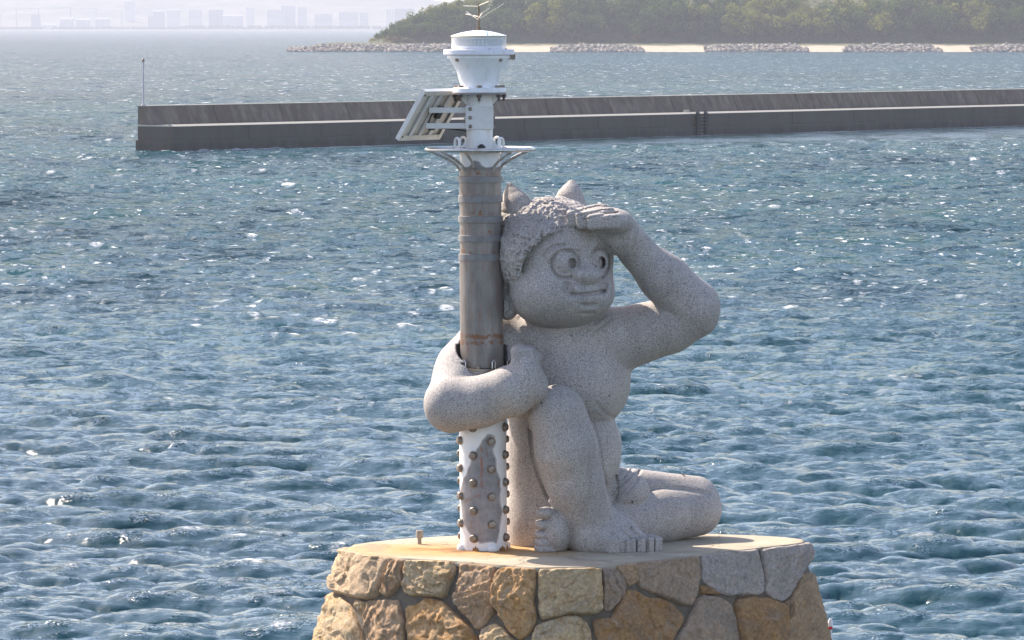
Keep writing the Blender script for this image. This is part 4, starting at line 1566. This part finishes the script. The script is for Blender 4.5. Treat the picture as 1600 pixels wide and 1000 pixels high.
col = t.mix(fm, deep, (.78, .79, .80))
# slopes of the waves too small for the sheet: turned straight into surface tilt, more of it where the sheet is coarse


def tilt(scale, mp, detail, ax, ay):
    nz = t.n('ShaderNodeTexNoise')
    t.lk(t.mapping(mp, geo), nz.inputs['Vector'])
    nz.inputs['Scale'].default_value = scale
    nz.inputs['Detail'].default_value = detail
    nz.inputs['Roughness'].default_value = .68
    v = t.n('ShaderNodeVectorMath', operation='SUBTRACT')
    t.lk(nz.outputs['Color'], v.inputs[0])
    v.inputs[1].default_value = (.5, .5, .5)
    w = t.n('ShaderNodeVectorMath', operation='MULTIPLY')
    t.lk(v.outputs[0], w.inputs[0])
    w.inputs[1].default_value = (ax, ay, 0)
    return w.outputs[0]


def vadd(a, b):
    v = t.n('ShaderNodeVectorMath', operation='ADD')
    t.lk(a, v.inputs[0])
    t.lk(b, v.inputs[1])
    return v.outputs[0]


def vscale(a, s):
    v = t.n('ShaderNodeVectorMath', operation='SCALE')
    t.lk(a, v.inputs[0])
    t.set(v, 'Scale', s)
    return v.outputs[0]


fine = tilt(6.0, (.8, 1.3, 1), 4, 1.0, 1.5)
micro = tilt(26.0, (.8, 1.2, 1), 2, 2.6, 2.6)
mid = tilt(.9, (.7, 1.0, 1), 5, .6, 1.9)
wide = tilt(.16, (.9, .30, 1), 5, .3, 1.5)
rough_ = t.math('SUBTRACT', 1.0, t.math('MULTIPLY', t.attr('calm'), .8))
tl_ = vadd(vscale(fine, t.math('MULTIPLY', rough_, t.math('ADD', t.math('ADD', .34, t.math('MULTIPLY', t.attr('crest'), 1.1)), t.math('MULTIPLY', far_, 1.4)))),
           vscale(vadd(mid, wide), t.math('MULTIPLY', rough_, t.math('MULTIPLY', far_, 1.5))))
nv_ = t.n('ShaderNodeVectorMath', operation='NORMALIZE')
t.lk(vadd(bn.outputs[0], tl_), nv_.inputs[0])
tl_ = vadd(tl_, vscale(micro, t.math('ADD', t.math('MULTIPLY', t.attr('crest'), 1.5), .10)))
t.lk(vadd(bn.outputs[0], tl_), nv_.inputs[0])
m_sea = t.fin(col, .7, nv_.outputs[0], spec=0.0)
# reflection: Fresnel, saturating at grazing angles the way a rough sea does because the waves hide one another
fr_ = t.n('ShaderNodeFresnel')
fr_.inputs['IOR'].default_value = 1.333
t.lk(nv_.outputs[0], fr_.inputs['Normal'])
F_ = fr_.outputs[0]
fac = t.math('DIVIDE', F_, t.math('ADD', 1.0, t.math('MULTIPLY', F_, t.math('SUBTRACT', t.math('ADD', .12, t.math('MULTIPLY', t.math('MULTIPLY', far_, rough_), 1.75)), t.math('MULTIPLY', t.attr('far2'), 1.35)))))  # reflection strength also painted by distance: brighter near and far, darker between
fac = t.math('MULTIPLY', fac, t.math('SUBTRACT', 1.0, fm))
gl_ = t.n('ShaderNodeBsdfGlossy')
gl_.inputs['Roughness'].default_value = .09
t.lk(nv_.outputs[0], gl_.inputs['Normal'])
mx_ = t.n('ShaderNodeMixShader')
t.lk(fac, mx_.inputs[0])
t.lk(t.b.outputs[0], mx_.inputs[1])
t.lk(gl_.outputs[0], mx_.inputs[2])
t.lk(mx_.outputs[0], t.out.inputs['Surface'])
t.b.inputs['IOR'].default_value = 1.333
sea = link('sea', mes, m_sea)
tag(sea, kind='structure')
# ------------------------------------------------------------------ breakwater
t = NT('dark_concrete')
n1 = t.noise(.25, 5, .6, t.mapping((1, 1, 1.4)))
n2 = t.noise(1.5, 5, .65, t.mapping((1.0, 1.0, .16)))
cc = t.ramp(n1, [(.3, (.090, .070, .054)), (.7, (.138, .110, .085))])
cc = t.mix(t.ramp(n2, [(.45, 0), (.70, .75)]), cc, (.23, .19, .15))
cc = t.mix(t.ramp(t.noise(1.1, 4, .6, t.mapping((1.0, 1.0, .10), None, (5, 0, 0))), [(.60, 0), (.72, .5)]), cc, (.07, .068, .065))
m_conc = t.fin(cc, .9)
t = NT('tidal_concrete')
sep = t.n('ShaderNodeSeparateXYZ')
t.lk(t.n('ShaderNodeNewGeometry').outputs['Position'], sep.inputs[0])
zz = t.math('ADD', sep.outputs[2], t.math('MULTIPLY', t.noise(1.3, 4, .6), .5))
tide = t.ramp(t.math('ADD', t.math('MULTIPLY', zz, .5), 2.0), [(.30, 1), (.58, 0)])     # z -3.4 .. -2.85
cc2 = t.mix(t.math('MULTIPLY', tide, .75), (.070, .060, .050), (.022, .021, .020))
m_tide = t.fin(t.mix(t.ramp(t.noise(.9, 5, .65, t.mapping((1, 1, .2))), [(.35, .0), (.7, .5)]), cc2, (.10, .094, .082)), .9)
m_walk = m_plain('sunlit_concrete', (.46, .42, .35), .85, 0, .06)  # much paler concrete for the upper faces, sunlight put into the colour

A0 = at_z(270, 236.5, WZ)[:2]
A1 = at_z(1600, 196, WZ)[:2]
dirb = (A1 - A0) / np.linalg.norm(A1 - A0)
inb = np.array([-dirb[1], dirb[0]])
if inb[1] < 0:
    inb = -inb                                     # away from the camera
LEN = np.linalg.norm(A1 - A0) * 1.35


def bw(u, w, z):
    q = A0 + dirb * u + inb * w
    return np.array([q[0], q[1], WZ + z])


def solid(u0, u1, prof, name, mat, parent, gap=.0):
    """extrude a cross-section [(w, z)...] between u0 and u1"""
    n = len(prof)
    V = [bw(u0 + gap, w, z) for w, z in prof] + [bw(u1 - gap, w, z) for w, z in prof]
    F = [tuple(range(n)), tuple(range(2 * n - 1, n - 1, -1))] + [(k, n + k, n + (k + 1) % n, (k + 1) % n) for k in range(n)]
    b = MB()
    b.add(V, F)
    return b.build(name, mat, parent, False)


# heights from the photo: total 71 px at 380 m, ledge 33 px
mpp = A0[1] / 8000
QH = float(at_y(270, 195.5, A0[1])[2]) - WZ
PH = float(at_y(222, 165, A0[1] + 1.9)[2]) - WZ - .05
bwt = empty('breakwater', bw(0, 0, -1))
tag(bwt, 'long dark concrete breakwater with a sloped parapet crossing the bay', 'breakwater')
EW = 3.3                                           # width of the end face seen from here


def width_px(x0, x1):
    return None


nseg = 17
seg_px = [270, 386, 497, 602, 690, 785, 892, 990, 1090, 1188, 1285, 1380, 1472, 1562, 1650, 1735]


def u_of_px(x, z=PH):
    """length along the breakwater whose front edge projects at photo column x"""
    lo_, hi_ = 0.0, LEN * 1.3
    for _ in range(40):
        m = (lo_ + hi_) / 2
        if project(bw(m, 0, z))[0] < x:
            lo_ = m
        else:
            hi_ = m
    return lo_


us = [0.0] + [u_of_px(x) for x in (378, 482, 585, 690, 793, 895, 992, 1090, 1188, 1285, 1382, 1475, 1565, 1655, 1745, 1835)]
us[0] = 0
us += [us[-1] + 8.6 * k for k in range(1, 9)]
for a, b_ in zip(us[:-1], us[1:]):
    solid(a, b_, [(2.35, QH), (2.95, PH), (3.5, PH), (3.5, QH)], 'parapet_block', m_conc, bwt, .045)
ul = [0.0] + [u_of_px(x, 1) for x in (378 + 10, 502, 610, 715, 820, 935, 1038, 1139, 1238, 1335, 1428, 1522, 1612, 1700, 1790, 1850)]
ul += [ul[-1] + 8.6 * k for k in range(1, 8)] + [us[-1]]
for a, b_ in zip(ul[:-1], ul[1:]):
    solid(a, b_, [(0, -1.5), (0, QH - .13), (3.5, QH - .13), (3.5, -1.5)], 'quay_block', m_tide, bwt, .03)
solid(.02, us[-1], [(-.03, QH - .13), (-.03, QH - .10), (.22, QH + .03), (.42, QH + .03), (.44, QH - .02), (3.5, QH - .02), (3.5, QH - .13)], 'walkway', m_walk, bwt)  # outer edge has an added sloping kerb, shaped to catch sun as a bright line
solid(-.22, us[-1], [(-.22, -1.5), (-.22, .75), (-.02, .83), (-.02, -1.5)], 'footing', m_tide, bwt)
solid(-.22, -.0, [(-.2, -1.5), (-.2, .8), (3.5, .8), (3.5, -1.5)], 'footing', m_tide, bwt)
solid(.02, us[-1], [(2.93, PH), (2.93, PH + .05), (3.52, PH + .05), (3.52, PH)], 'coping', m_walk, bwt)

# landing ladder between two rubber fenders
lad = empty('landing_ladder', bw(u_of_px(1092, 1), -.1, 0))
tag(lad, 'dark landing ladder between two black rubber fenders on the breakwater', 'ladder')
mr = m_plain('black_rubber', (.008, .009, .013), .6)
for x in (1086.5, 1099):
    u = u_of_px(x, 1)
    solid(u - .17 - .1, u + .17, [(-.45, -.6), (-.45, QH - .12), (-.23, QH + .08), (-.23, -.6)], 'fender', mr, lad)
ua, ub = u_of_px(1089.5, 1), u_of_px(1096, 1)
for k in range(6):
    z = .15 + k * .3
    MB().tube([bw(ua, -.34, z), bw(ub, -.34, z)], .03, 6).build('rung', m_plain('galvanised_rung', (.2, .2, .2), .5, .5), lad)
MB().box(bw(u_of_px(1080, 1), .5, QH + .12), (.25, .08, .12)).build('cleat', m_walk, lad)

# lamp pole on the end of the breakwater
lp = bw(.35, 3.2, PH + .05)
lpo = empty('lamp_pole', lp)
tag(lpo, 'thin pale lamp pole standing on the end of the breakwater', 'lamp pole')
lt = at_y(225, 92, lp[1])
gm = m_plain('pale_grey_paint', (.55, .53, .56), .5, .1)
MB().lathe([(lp, .17), (lp + (0, 0, .12), .17), (lp + (0, 0, .13), .08), ((lp[0], lp[1], lt[2] - .25), .055)], 12).build('pole', gm, lpo)
MB().lathe([((lp[0], lp[1], lt[2] - .25), .09), ((lp[0], lp[1], lt[2] - .05), .12), ((lp[0], lp[1], lt[2] + .05), .05)], 12).build('lamp_head', m_plain('lamp_head', (.35, .28, .22), .5), lpo)

# ------------------------------------------------------------------ wooded island with beach and rock banks
DI = at_z(1000, 81, WZ)[1]                          # distance of the waterline
mppi = DI / 8000
XI = lambda px_: (px_ - 800) * mppi


def island_h(X, Y):
    u = Y - DI
    base = np.clip(u * .12, -1.0, 2.9)
    slope = np.clip(u - 30, 0, None) * .60
    slope = 34 * (1 - np.exp(-slope / 34))
    edge = (X - XI(568)) * .44
    lim = np.clip(edge, 0, None)
    lim = np.where(lim > 0, lim, 0)
    hill = np.minimum(slope, lim)
    hill = -np.log(np.exp(-slope / 2.5) + np.exp(-lim / 2.5)) * 2.5
    hill = np.clip(hill, 0, None)
    rid = vnoise(np.stack([X * .9, Y * .6, X * 0], -1), .035) * 9 * np.clip(hill / 12, 0, 1)
    west = np.clip((X - XI(440)) / 12, 0, 1)
    return WZ + base * west - (1 - west) * 2.0 + np.clip(hill + rid, 0, None)


xs = np.linspace(XI(400), XI(2100), 190)
ys = np.concatenate([np.linspace(DI - 12, DI + 40, 40), np.linspace(DI + 44, DI + 170, 40)])
XX, YY = np.meshgrid(xs, ys, indexing='ij')
ZZ = island_h(XX, YY)
Vi = np.stack([XX, YY, ZZ], -1).reshape(-1, 3)
n1_, n2_ = XX.shape
ii = np.arange(n1_ - 1)[:, None] * n2_ + np.arange(n2_ - 1)[None, :]
Fi = np.stack([ii, ii + n2_, ii + n2_ + 1, ii + 1], -1).reshape(-1, 4)
t = NT('hill_ground')
pos = t.n('ShaderNodeNewGeometry').outputs['Position']
sep = t.n('ShaderNodeSeparateXYZ')
t.lk(pos, sep.inputs[0])
zr = t.math('ADD', sep.outputs[2], t.math('MULTIPLY', t.noise(.12, 4, .6, pos), 1.6))
sand = t.ramp(t.noise(.3, 4, .6, pos), [(.3, (.34, .275, .20)), (.7, (.44, .37, .275))])
grass = t.ramp(t.noise(.25, 5, .65, pos), [(.35, (.045, .055, .018)), (.6, (.075, .075, .028)), (.75, (.10, .07, .032))])
col = t.mix(t.ramp(t.math('MULTIPLY', t.math('ADD', zr, 4.0), .1), [(.26, 0), (.33, 1)]), sand, grass)
t.fin(col, .95)
hill = link('hill_ground', mesh_np('hill_ground', Vi, Fi), t.m)
tag(hill, kind='structure')

# foliage meshes: leaf clumps spread through an uneven crown


def crown_mesh(seed, rx, rz, n, size):
    r_ = np.random.default_rng(seed)
    lob = [(r_.normal(0, .42, 3) * (rx, rx, rz * .8), r_.uniform(.38, .66)) for _ in range(9)]
    V, F = [], []
    k = 0
    for i in range(n):
        c, s_ = lob[r_.integers(len(lob))]
        d = r_.normal(size=3)
        d /= np.linalg.norm(d)
        p = c + d * np.array([rx, rx, rz]) * s_ * r_.uniform(.72, 1.03)
        nn = d * .8 + r_.normal(size=3) * .55
        nn /= np.linalg.norm(nn)
        u = np.cross(nn, r_.normal(size=3)); u /= np.linalg.norm(u)
        w = np.cross(nn, u)
        L = size * r_.uniform(.6, 1.4)
        V += [p - u * L, p - w * L * .7, p + u * L, p + w * L * .8]
        F.append((k, k + 1, k + 2, k + 3))
        k += 4
    V = np.array(V)
    V[:, 2] += rz
    return mesh_np('crown', V, np.array(F), False)


def m_leaf(name, c1, c2, c3):
    t = NT(name)
    r = t.rand()
    n = t.noise(.5, 4, .65)
    base = t.mix(r, c1, c2)
    base = t.mix(t.ramp(n, [(.4, 0), (.66, 1)]), base, c3)
    nz = t.noise(3.0, 2, .6)
    base = t.mix(1.0, base, t.ramp(nz, [(.3, .65), (.7, 1.3)]), 'MULTIPLY')
    t.fin(base, .8, spec=.2)
    tl = t.n('ShaderNodeBsdfTranslucent')
    t.lk(t.mix(1.0, base, (1.5, 1.6, .75), 'MULTIPLY'), tl.inputs[0])
    ms = t.n('ShaderNodeMixShader')
    ms.inputs[0].default_value = .36
    t.lk(t.b.outputs[0], ms.inputs[1])
    t.lk(tl.outputs[0], ms.inputs[2])
    t.lk(ms.outputs[0], t.out.inputs['Surface'])
    return t.m


leaf_d = m_leaf('evergreen_leaves', (.020, .048, .010), (.050, .088, .015), (.080, .112, .018))
leaf_l = m_leaf('yellow_green_leaves', (.085, .115, .020), (.15, .155, .028), (.19, .17, .035))
leaf_r = m_leaf('reddish_leaves', (.12, .075, .03), (.10, .08, .03), (.15, .09, .04))
bark = m_plain('bark', (.10, .075, .05), .9)
crowns = []
for k in range(6):
    for mt_ in (leaf_d, leaf_l, leaf_r):
        pass
cm = [crown_mesh(20 + k, 1.0, .78 + .1 * (k % 3), 900, .095) for k in range(6)]
cms = {}
for key, mt_ in (('d', leaf_d), ('l', leaf_l), ('r', leaf_r)):
    cms[key] = []
    for m_ in cm:
        c_ = m_.copy()
        c_.materials.append(mt_)
        cms[key].append(c_)
tb = MB()
tb.tube([(0, 0, -.3), (.03, 0, .3), (-.02, .02, .8), (0, 0, 1.25)], [.075, .06, .045, .02], 6)
tb.tube([(0, 0, .55), (.25, .1, 1.0)], [.035, .012], 5)
tb.tube([(0, 0, .7), (-.22, -.12, 1.1)], [.03, .012], 5)
tmp = tb.build('trunk', bark)
trunk_me = tmp.data
bpy.data.objects.remove(tmp)
TL_ = {'d': ('dark evergreen tree among many on the wooded hillside', 'dark evergreen trees on the hillside'),
       'l': ('yellow-green broadleaf tree among many on the wooded hillside', 'yellow-green trees on the hillside'),
       'r': ('reddish-brown autumn bush low on the slope behind the beach', 'reddish bushes behind the beach')}


def plant_tree(x, y, r, key, hgt=1.0):
    z = float(island_h(np.array(x), np.array(y)))
    o = empty('tree' if key != 'r' else 'autumn_bush', (x, y, z))
    qx, qy = project(np.array([x, y, z + r]))
    where = ['at the left end of the wooded hill', 'on the hill behind the lantern', 'on the hill above the statue', 'on the hill right of the statue',
             'on the hill near the right edge'][int(np.digitize(qx, [700, 840, 1080, 1340]))]
    if key == 'r':
        lab = 'reddish-brown bush behind the beach, ' + where.replace('on the hill ', '')
    else:
        lab = ('dark evergreen tree' if key == 'd' else 'yellow-green tree') + (' low by the shore ' if qy > 38 else ' high up the slope ') + where
    tag(o, lab, 'tree' if key != 'r' else 'bush', TL_[key][1])
    for nm, me_, zz in (('trunk', trunk_me, 0), ('crown', rng.choice(cms[key]), .45 * r * hgt)):
        c_ = bpy.data.objects.new(nm, me_)
        COL.objects.link(c_)
        c_.parent = o
        a_ = rng.uniform(0, 6.28)
        c_.rotation_euler = (0, 0, a_)
        c_.scale = (r, r, r * hgt)
        c_.location = (0, 0, zz)


mppi_ = mppi
spots_ = []
for row in range(22):
    u = 33 + row * 3.7
    x = XI(560)
    while x < XI(1680):
        r = rng.uniform(2.5, 4.8)
        xx, yy_ = x + rng.uniform(-1, 1), DI + u + rng.uniform(-1.4, 1.4)
        z = float(island_h(np.array(xx), np.array(yy_)))
        r *= min(1.0, .25 + (xx - XI(582)) / 46)
        if xx > XI(582) and z > WZ + 3.6 + rng.uniform(0, 1.0):
            pxx, pyy = project(np.array([xx, yy_, z + r * 1.2]))
            if -8 < pxx < 1610 and pyy > -6:
                spots_.append((u, xx, yy_, r, pyy))
        x += r * rng.uniform(1.15, 1.8)
rng.shuffle(spots_)
spots_ = sorted(sorted(spots_, key=lambda q: q[0])[:276], key=lambda q: q[0])
for u, xx, yy_, r, pyy in spots_:
    dens = vnoise(np.array([xx, yy_, 3.0]), .05)
    key = 'l' if dens + rng.uniform(-.13, .13) > .03 else 'd'
    plant_tree(xx, yy_, r, key, rng.uniform(.85, 1.15))
for px_, r in ((608, 1.6), (617, 1.3), (1002, 2.1), (1083, 1.9), (765, 1.3), (1215, 1.7), (1340, 2.2), (940, 1.3)):
    plant_tree(XI(px_), DI + 29 + rng.uniform(0, 3), r, 'r', .8)
# undergrowth: one mass of leaf clumps under the trees
r_ = np.random.default_rng(77)
V, F, k = [], [], 0
for i in range(5200):
    x = r_.uniform(XI(560), XI(1700)); y = DI + r_.uniform(27, 100)
    z = float(island_h(np.array(x), np.array(y)))
    if z < WZ + 3.2:
        continue
    s_ = r_.uniform(.4, 1.1)
    for q in range(3):
        c = np.array([x, y, z + s_ * .5]) + r_.normal(size=3) * s_ * .5
        u_ = r_.normal(size=3); u_ /= np.linalg.norm(u_)
        w_ = np.cross(u_, r_.normal(size=3)); w_ /= np.linalg.norm(w_)
        V += [c - u_ * s_ * .5, c - w_ * s_ * .4, c + u_ * s_ * .5, c + w_ * s_ * .4]
        F.append((k, k + 1, k + 2, k + 3)); k += 4
o = link('undergrowth', mesh_np('undergrowth', np.array(V), np.array(F), False), m_leaf('undergrowth_leaves', (.07, .08, .025), (.11, .10, .035), (.13, .11, .05)))
tag(o, 'low green and straw-coloured scrub covering the slope between the trees', 'scrub', None, 'stuff')

# rock banks
t = NT('boulder')
t.fin(t.mix(t.ramp(t.noise(.7, 4, .6, t.n('ShaderNodeNewGeometry').outputs['Position']), [(.35, 0), (.65, 1)]), (.13, .11, .09), (.37, .32, .27)), .95)
m_boul = t.m
ico = bmesh.new()
bmesh.ops.create_icosphere(ico, subdivisions=1, radius=1)
iv = np.array([v.co[:] for v in ico.verts])
iff = [tuple(v.index for v in f.verts) for f in ico.faces]
ico.free()


def rock_bank(x0, x1, y0, y1, h0, h1, label, seed, n=320):
    r_ = np.random.default_rng(seed)
    V, F, k = [], [], 0
    for i in range(n):
        a = r_.uniform(0, 1)
        x = x0 + (x1 - x0) * a
        hh = h0 + (h1 - h0) * min(1, a * 4)
        hh *= min(1, (1 - a) * 5 + .25)
        b = r_.uniform(0, 1)
        y = y0 + (y1 - y0) * b
        z = WZ + hh * (b if b < .7 else .7) / .7 * 1.0 - .2
        s_ = r_.uniform(.45, 1.15)
        W = iv * (1 + r_.normal(0, .17, (len(iv), 1))) * s_ * r_.uniform(.75, 1.3, 3)
        V.append(W + (x, y, z)); F += [tuple(q + k for q in f) for f in iff]; k += len(iv)
    o = link('rock_bank', mesh_np('rock_bank', np.vstack(V), F, False), m_boul)
    tag(o, label, 'rock bank', None, 'stuff')


for args in ((XI(450), XI(745), DI - 3, DI + 4, 1.1, 2.2, 'long bank of grey boulders running out to a point left of the light post', 1, 900),
             (XI(862), XI(1005), DI - 3, DI + 4, 1.2, 2.1, 'first boulder bank right of the light post between two sandy gaps', 2, 420),
             (XI(1103), XI(1262), DI - 4, DI + 4, 1.4, 2.2, 'second boulder bank along the beach right of the statue', 3, 460),
             (XI(1318), XI(1470), DI - 4, DI + 4, 1.4, 2.2, 'third boulder bank, on the right part of the beach', 4, 440),
             (XI(1518), XI(1720), DI - 4, DI + 4, 1.4, 2.2, 'last boulder bank at the right edge of the beach', 5, 520)):
    rock_bank(*args)

# ------------------------------------------------------------------ far shore, faded by the air
DF = 9490.0
mppf = DF / 8000
XF = lambda px_: (px_ - 800) * mppf
ZF = lambda py_, d=DF: float(at_y(800, py_, d)[2])
xs = np.linspace(XF(-500), XF(1500), 160)
ys = np.concatenate([[DF - 30, DF - 8, DF], np.linspace(DF + 20, DF + 1000, 50)])
XX, YY = np.meshgrid(xs, ys, indexing='ij')
u = YY - DF
ZZ = WZ + np.clip(u * .2 + 2, -2, 3.0) + np.clip(u - 260, 0, 740) * .10 * (1 + .8 * vnoise(np.stack([XX, YY * .7, XX * 0], -1), .004)) \
    + vnoise(np.stack([XX, YY, XX * 0], -1), .012) * np.clip(u - 200, 0, 400) * .03
Vf = np.stack([XX, YY, ZZ], -1).reshape(-1, 3)
n1_, n2_ = XX.shape
ii = np.arange(n1_ - 1)[:, None] * n2_ + np.arange(n2_ - 1)[None, :]
t = NT('far_land')
t.fin(t.mix(t.ramp(t.noise(.012, 4, .6), [(.4, 0), (.6, 1)]), (.05, .065, .04), (.14, .13, .10)), .95)
o = link('far_hills', mesh_np('far_hills', Vf, np.stack([ii, ii + n2_, ii + n2_ + 1, ii + 1], -1).reshape(-1, 4)), t.m)
tag(o, kind='structure')


def terr(x, y):
    u = y - DF
    return WZ + min(max(u * .2 + 2, -2), 3.0) + min(max(u - 260, 0), 740) * .10 * (1 + .8 * float(vnoise(np.array([x, y * .7, 0.0]), .004))) + \
        float(vnoise(np.array([x, y, 0.0]), .012)) * min(max(u - 200, 0), 400) * .03


# belt of shore trees: one mass
V, F, k = [], [], 0
r_ = np.random.default_rng(5)
for i in range(2600):
    x = r_.uniform(XF(-60), XF(760)); y = DF + r_.uniform(12, 60)
    s_ = r_.uniform(1.6, 4.2)
    c = np.array([x, y, WZ + 3 + r_.uniform(0, 5.5 if x > XF(280) else 3)])
    W = iv[:] * (1 + r_.normal(0, .22, (len(iv), 1))) * s_ * .5
    if i % 1 == 0:
        V.append(W + c); F += [tuple(q + k for q in f) for f in iff]; k += len(iv)
o = link('shore_trees', mesh_np('shore_trees', np.vstack(V), F, False), m_leaf('far_leaves', (.03, .05, .025), (.05, .06, .03), (.06, .07, .03)))
tag(o, 'low dark belt of trees along the hazy far shore', 'tree belt', None, 'stuff')

wallm = {'w': m_plain('far_white_wall', (.58, .56, .54), .7, 0, .03), 'g': m_plain('far_grey_wall', (.36, .35, .35), .8, 0, .05), 'b': m_plain('far_blue_wall', (.24, .25, .30), .7, 0, .05),
         'p': m_plain('far_pink_wall', (.62, .54, .50), .7, 0, .04)}
roofm = m_plain('far_roof', (.30, .30, .33), .6)
winm = m_plain('far_window', (.20, .21, .24), .3)


def far_building(x0, x1, ytop, ybot, key, label, d=70, windows=True, gable=False, group=None):
    y = DF + d
    sc = y / 8000.0
    X0, X1 = (x0 - 800) * sc, (x1 - 800) * sc
    zt, zb = ZF(ytop, y), ZF(ybot, y)
    zb = min(zb, terr((X0 + X1) / 2, y + 8)) - 1
    o = empty('building', ((X0 + X1) / 2, y, zb))
    tag(o, label, 'building', group)
    dep = min(max((X1 - X0) * .6, 8), 22)
    c = np.array([(X0 + X1) / 2, y + dep / 2, (zt + zb) / 2])
    MB().box(c, ((X1 - X0) / 2, dep / 2, (zt - zb) / 2)).build('wall', wallm[key], o, False)
    if gable:
        b = MB()
        w, q = (X1 - X0) / 2 + .4, dep / 2 + .4
        p = c + np.array([0, 0, (zt - zb) / 2])
        b.add([p + (-w, -q, 0), p + (w, -q, 0), p + (w, q, 0), p + (-w, q, 0), p + (-w, 0, 3), p + (w, 0, 3)], [(0, 1, 5, 4), (2, 3, 4, 5), (0, 4, 3), (1, 2, 5), (3, 2, 1, 0)])
        b.build('roof', roofm, o, False)
    else:
        MB().box((c[0], c[1], zt + .35), ((X1 - X0) / 2 + .3, dep / 2 + .3, .35)).build('roof', roofm, o, False)
    if windows:
        nx, nz = max(2, int((X1 - X0) / 4)), max(1, int((zt - zb - 3) / 3.6))
        for i in range(min(nx, 10)):
            for j in range(min(nz, 4)):
                wx = X0 + (X1 - X0) * (i + .5) / min(nx, 10)
                wz = zt - 2.2 - j * 3.6
                MB().box((wx, y - .05, wz), (.9, .12, .8)).build('window', winm, o, False)
    return o


bl = [(418, 445, 16, 34, 'w', 'tall stepped white plant building on the hazy far shore', 90, True, False), (440, 462, 10, 34, 'w', 'highest white block of the stepped plant, behind its lower part', 110, True, False),
      (385, 398, 13, 24, 'w', 'small square white tank house on the far shore left of the plant', 100, False, False), (349, 380, 25, 31, 'w', 'long low white shed on the far shore', 60, False, True),
      (327, 349, 16, 30, 'b', 'dark blue hull-shaped hall among the far buildings', 120, False, False), (466, 480, 12, 34, 'w', 'narrow white tower block right of the stepped plant', 100, True, False),
      (492, 520, 23, 33, 'w', 'low pale apartment row on the far shore', 80, True, False), (530, 560, 20, 33, 'p', 'pinkish apartment block on the far shore', 80, True, False),
      (563, 576, 21, 33, 'w', 'slim white apartment tower on the far shore', 90, True, False), (604, 616, 15, 33, 'w', 'tall slender block nearest the wooded island', 140, True, False),
      (617, 648, 14, 33, 'g', 'grey block partly behind the wooded island', 100, True, False), (262, 282, 16, 24, 'w', 'white house group high on the far slope', 200, True, True),
      (240, 258, 18, 26, 'g', 'grey house on the far slope left of the white group', 200, True, True), (150, 172, 30, 36, 'w', 'row house with white gable on the left far shore', 60, True, True),
      (95, 116, 30, 36, 'p', 'pale pink row house on the left far shore', 60, True, True), (120, 142, 31, 36, 'w', 'row house between the pink and the white gable', 60, True, True),
      (68, 92, 39, 44, 'w', 'white boathouse at the left far waterline', 15, False, True),
      (196, 212, 3, 12, 'w', 'white block high on the far slope', 420, True, False), (232, 246, 26, 40, 'g', 'grey cube-like hall near the far waterline', 40, False, False),
      (50, 64, 24, 38, 'g', 'grey silo house at the left far shore', 50, False, False),
      (296, 316, 17, 26, 'w', 'pale office with flat roof on the far slope', 220, True, False)]
for q in bl:
    far_building(*q)
# elevated road curving over the left far slope
b = MB()
P = []
for x, y in ((-40, 19), (0, 18), (25, 14), (60, 12), (110, 12), (150, 13), (190, 18), (230, 21)):
    P.append(at_y(x, y, DF + 330))
for a_, c_ in zip(P[:-1], P[1:]):
    a_, c_ = np.array(a_), np.array(c_)
    b.hexa([a_ + (0, 0, -1.2), c_ + (0, 0, -1.2), c_ + (0, 10, -1.2), a_ + (0, 10, -1.2), a_, c_, c_ + (0, 10, 0), a_ + (0, 10, 0)])
vb = empty('elevated_road', P[0])
tag(vb, 'pale elevated road curving along the far slope at the upper left', 'viaduct')
b.build('deck', wallm['w'], vb, False)
for p_ in P[1:-1]:
    g = terr(p_[0], p_[1] + 5)
    MB().box((p_[0], p_[1] + 5, (p_[2] - 1.2 + g - 1) / 2), (1.2, 1.2, max((p_[2] - 1.2 - g + 1) / 2, .5))).build('pier', wallm['g'], vb, False)

# ------------------------------------------------------------------ haze
hz = MB().box((0, 5250, 56.75), (1950, 5350, 63.25)).build('haze', None, None, False)
mh = bpy.data.materials.new('haze')
mh.use_nodes = True
mh.node_tree.nodes.clear()
ho = mh.node_tree.nodes.new('ShaderNodeOutputMaterial')
hv = mh.node_tree.nodes.new('ShaderNodeVolumePrincipled')
hv.inputs['Color'].default_value = (.60, .61, .68, 1)
hv.inputs['Density'].default_value = 1.22e-4
hv.inputs['Anisotropy'].default_value = 0.2
mh.node_tree.links.new(hv.outputs[0], ho.inputs['Volume'])
hz.data.materials.append(mh)
tag(hz, 'pale haze filling the air over the bay', 'haze', None, 'stuff')
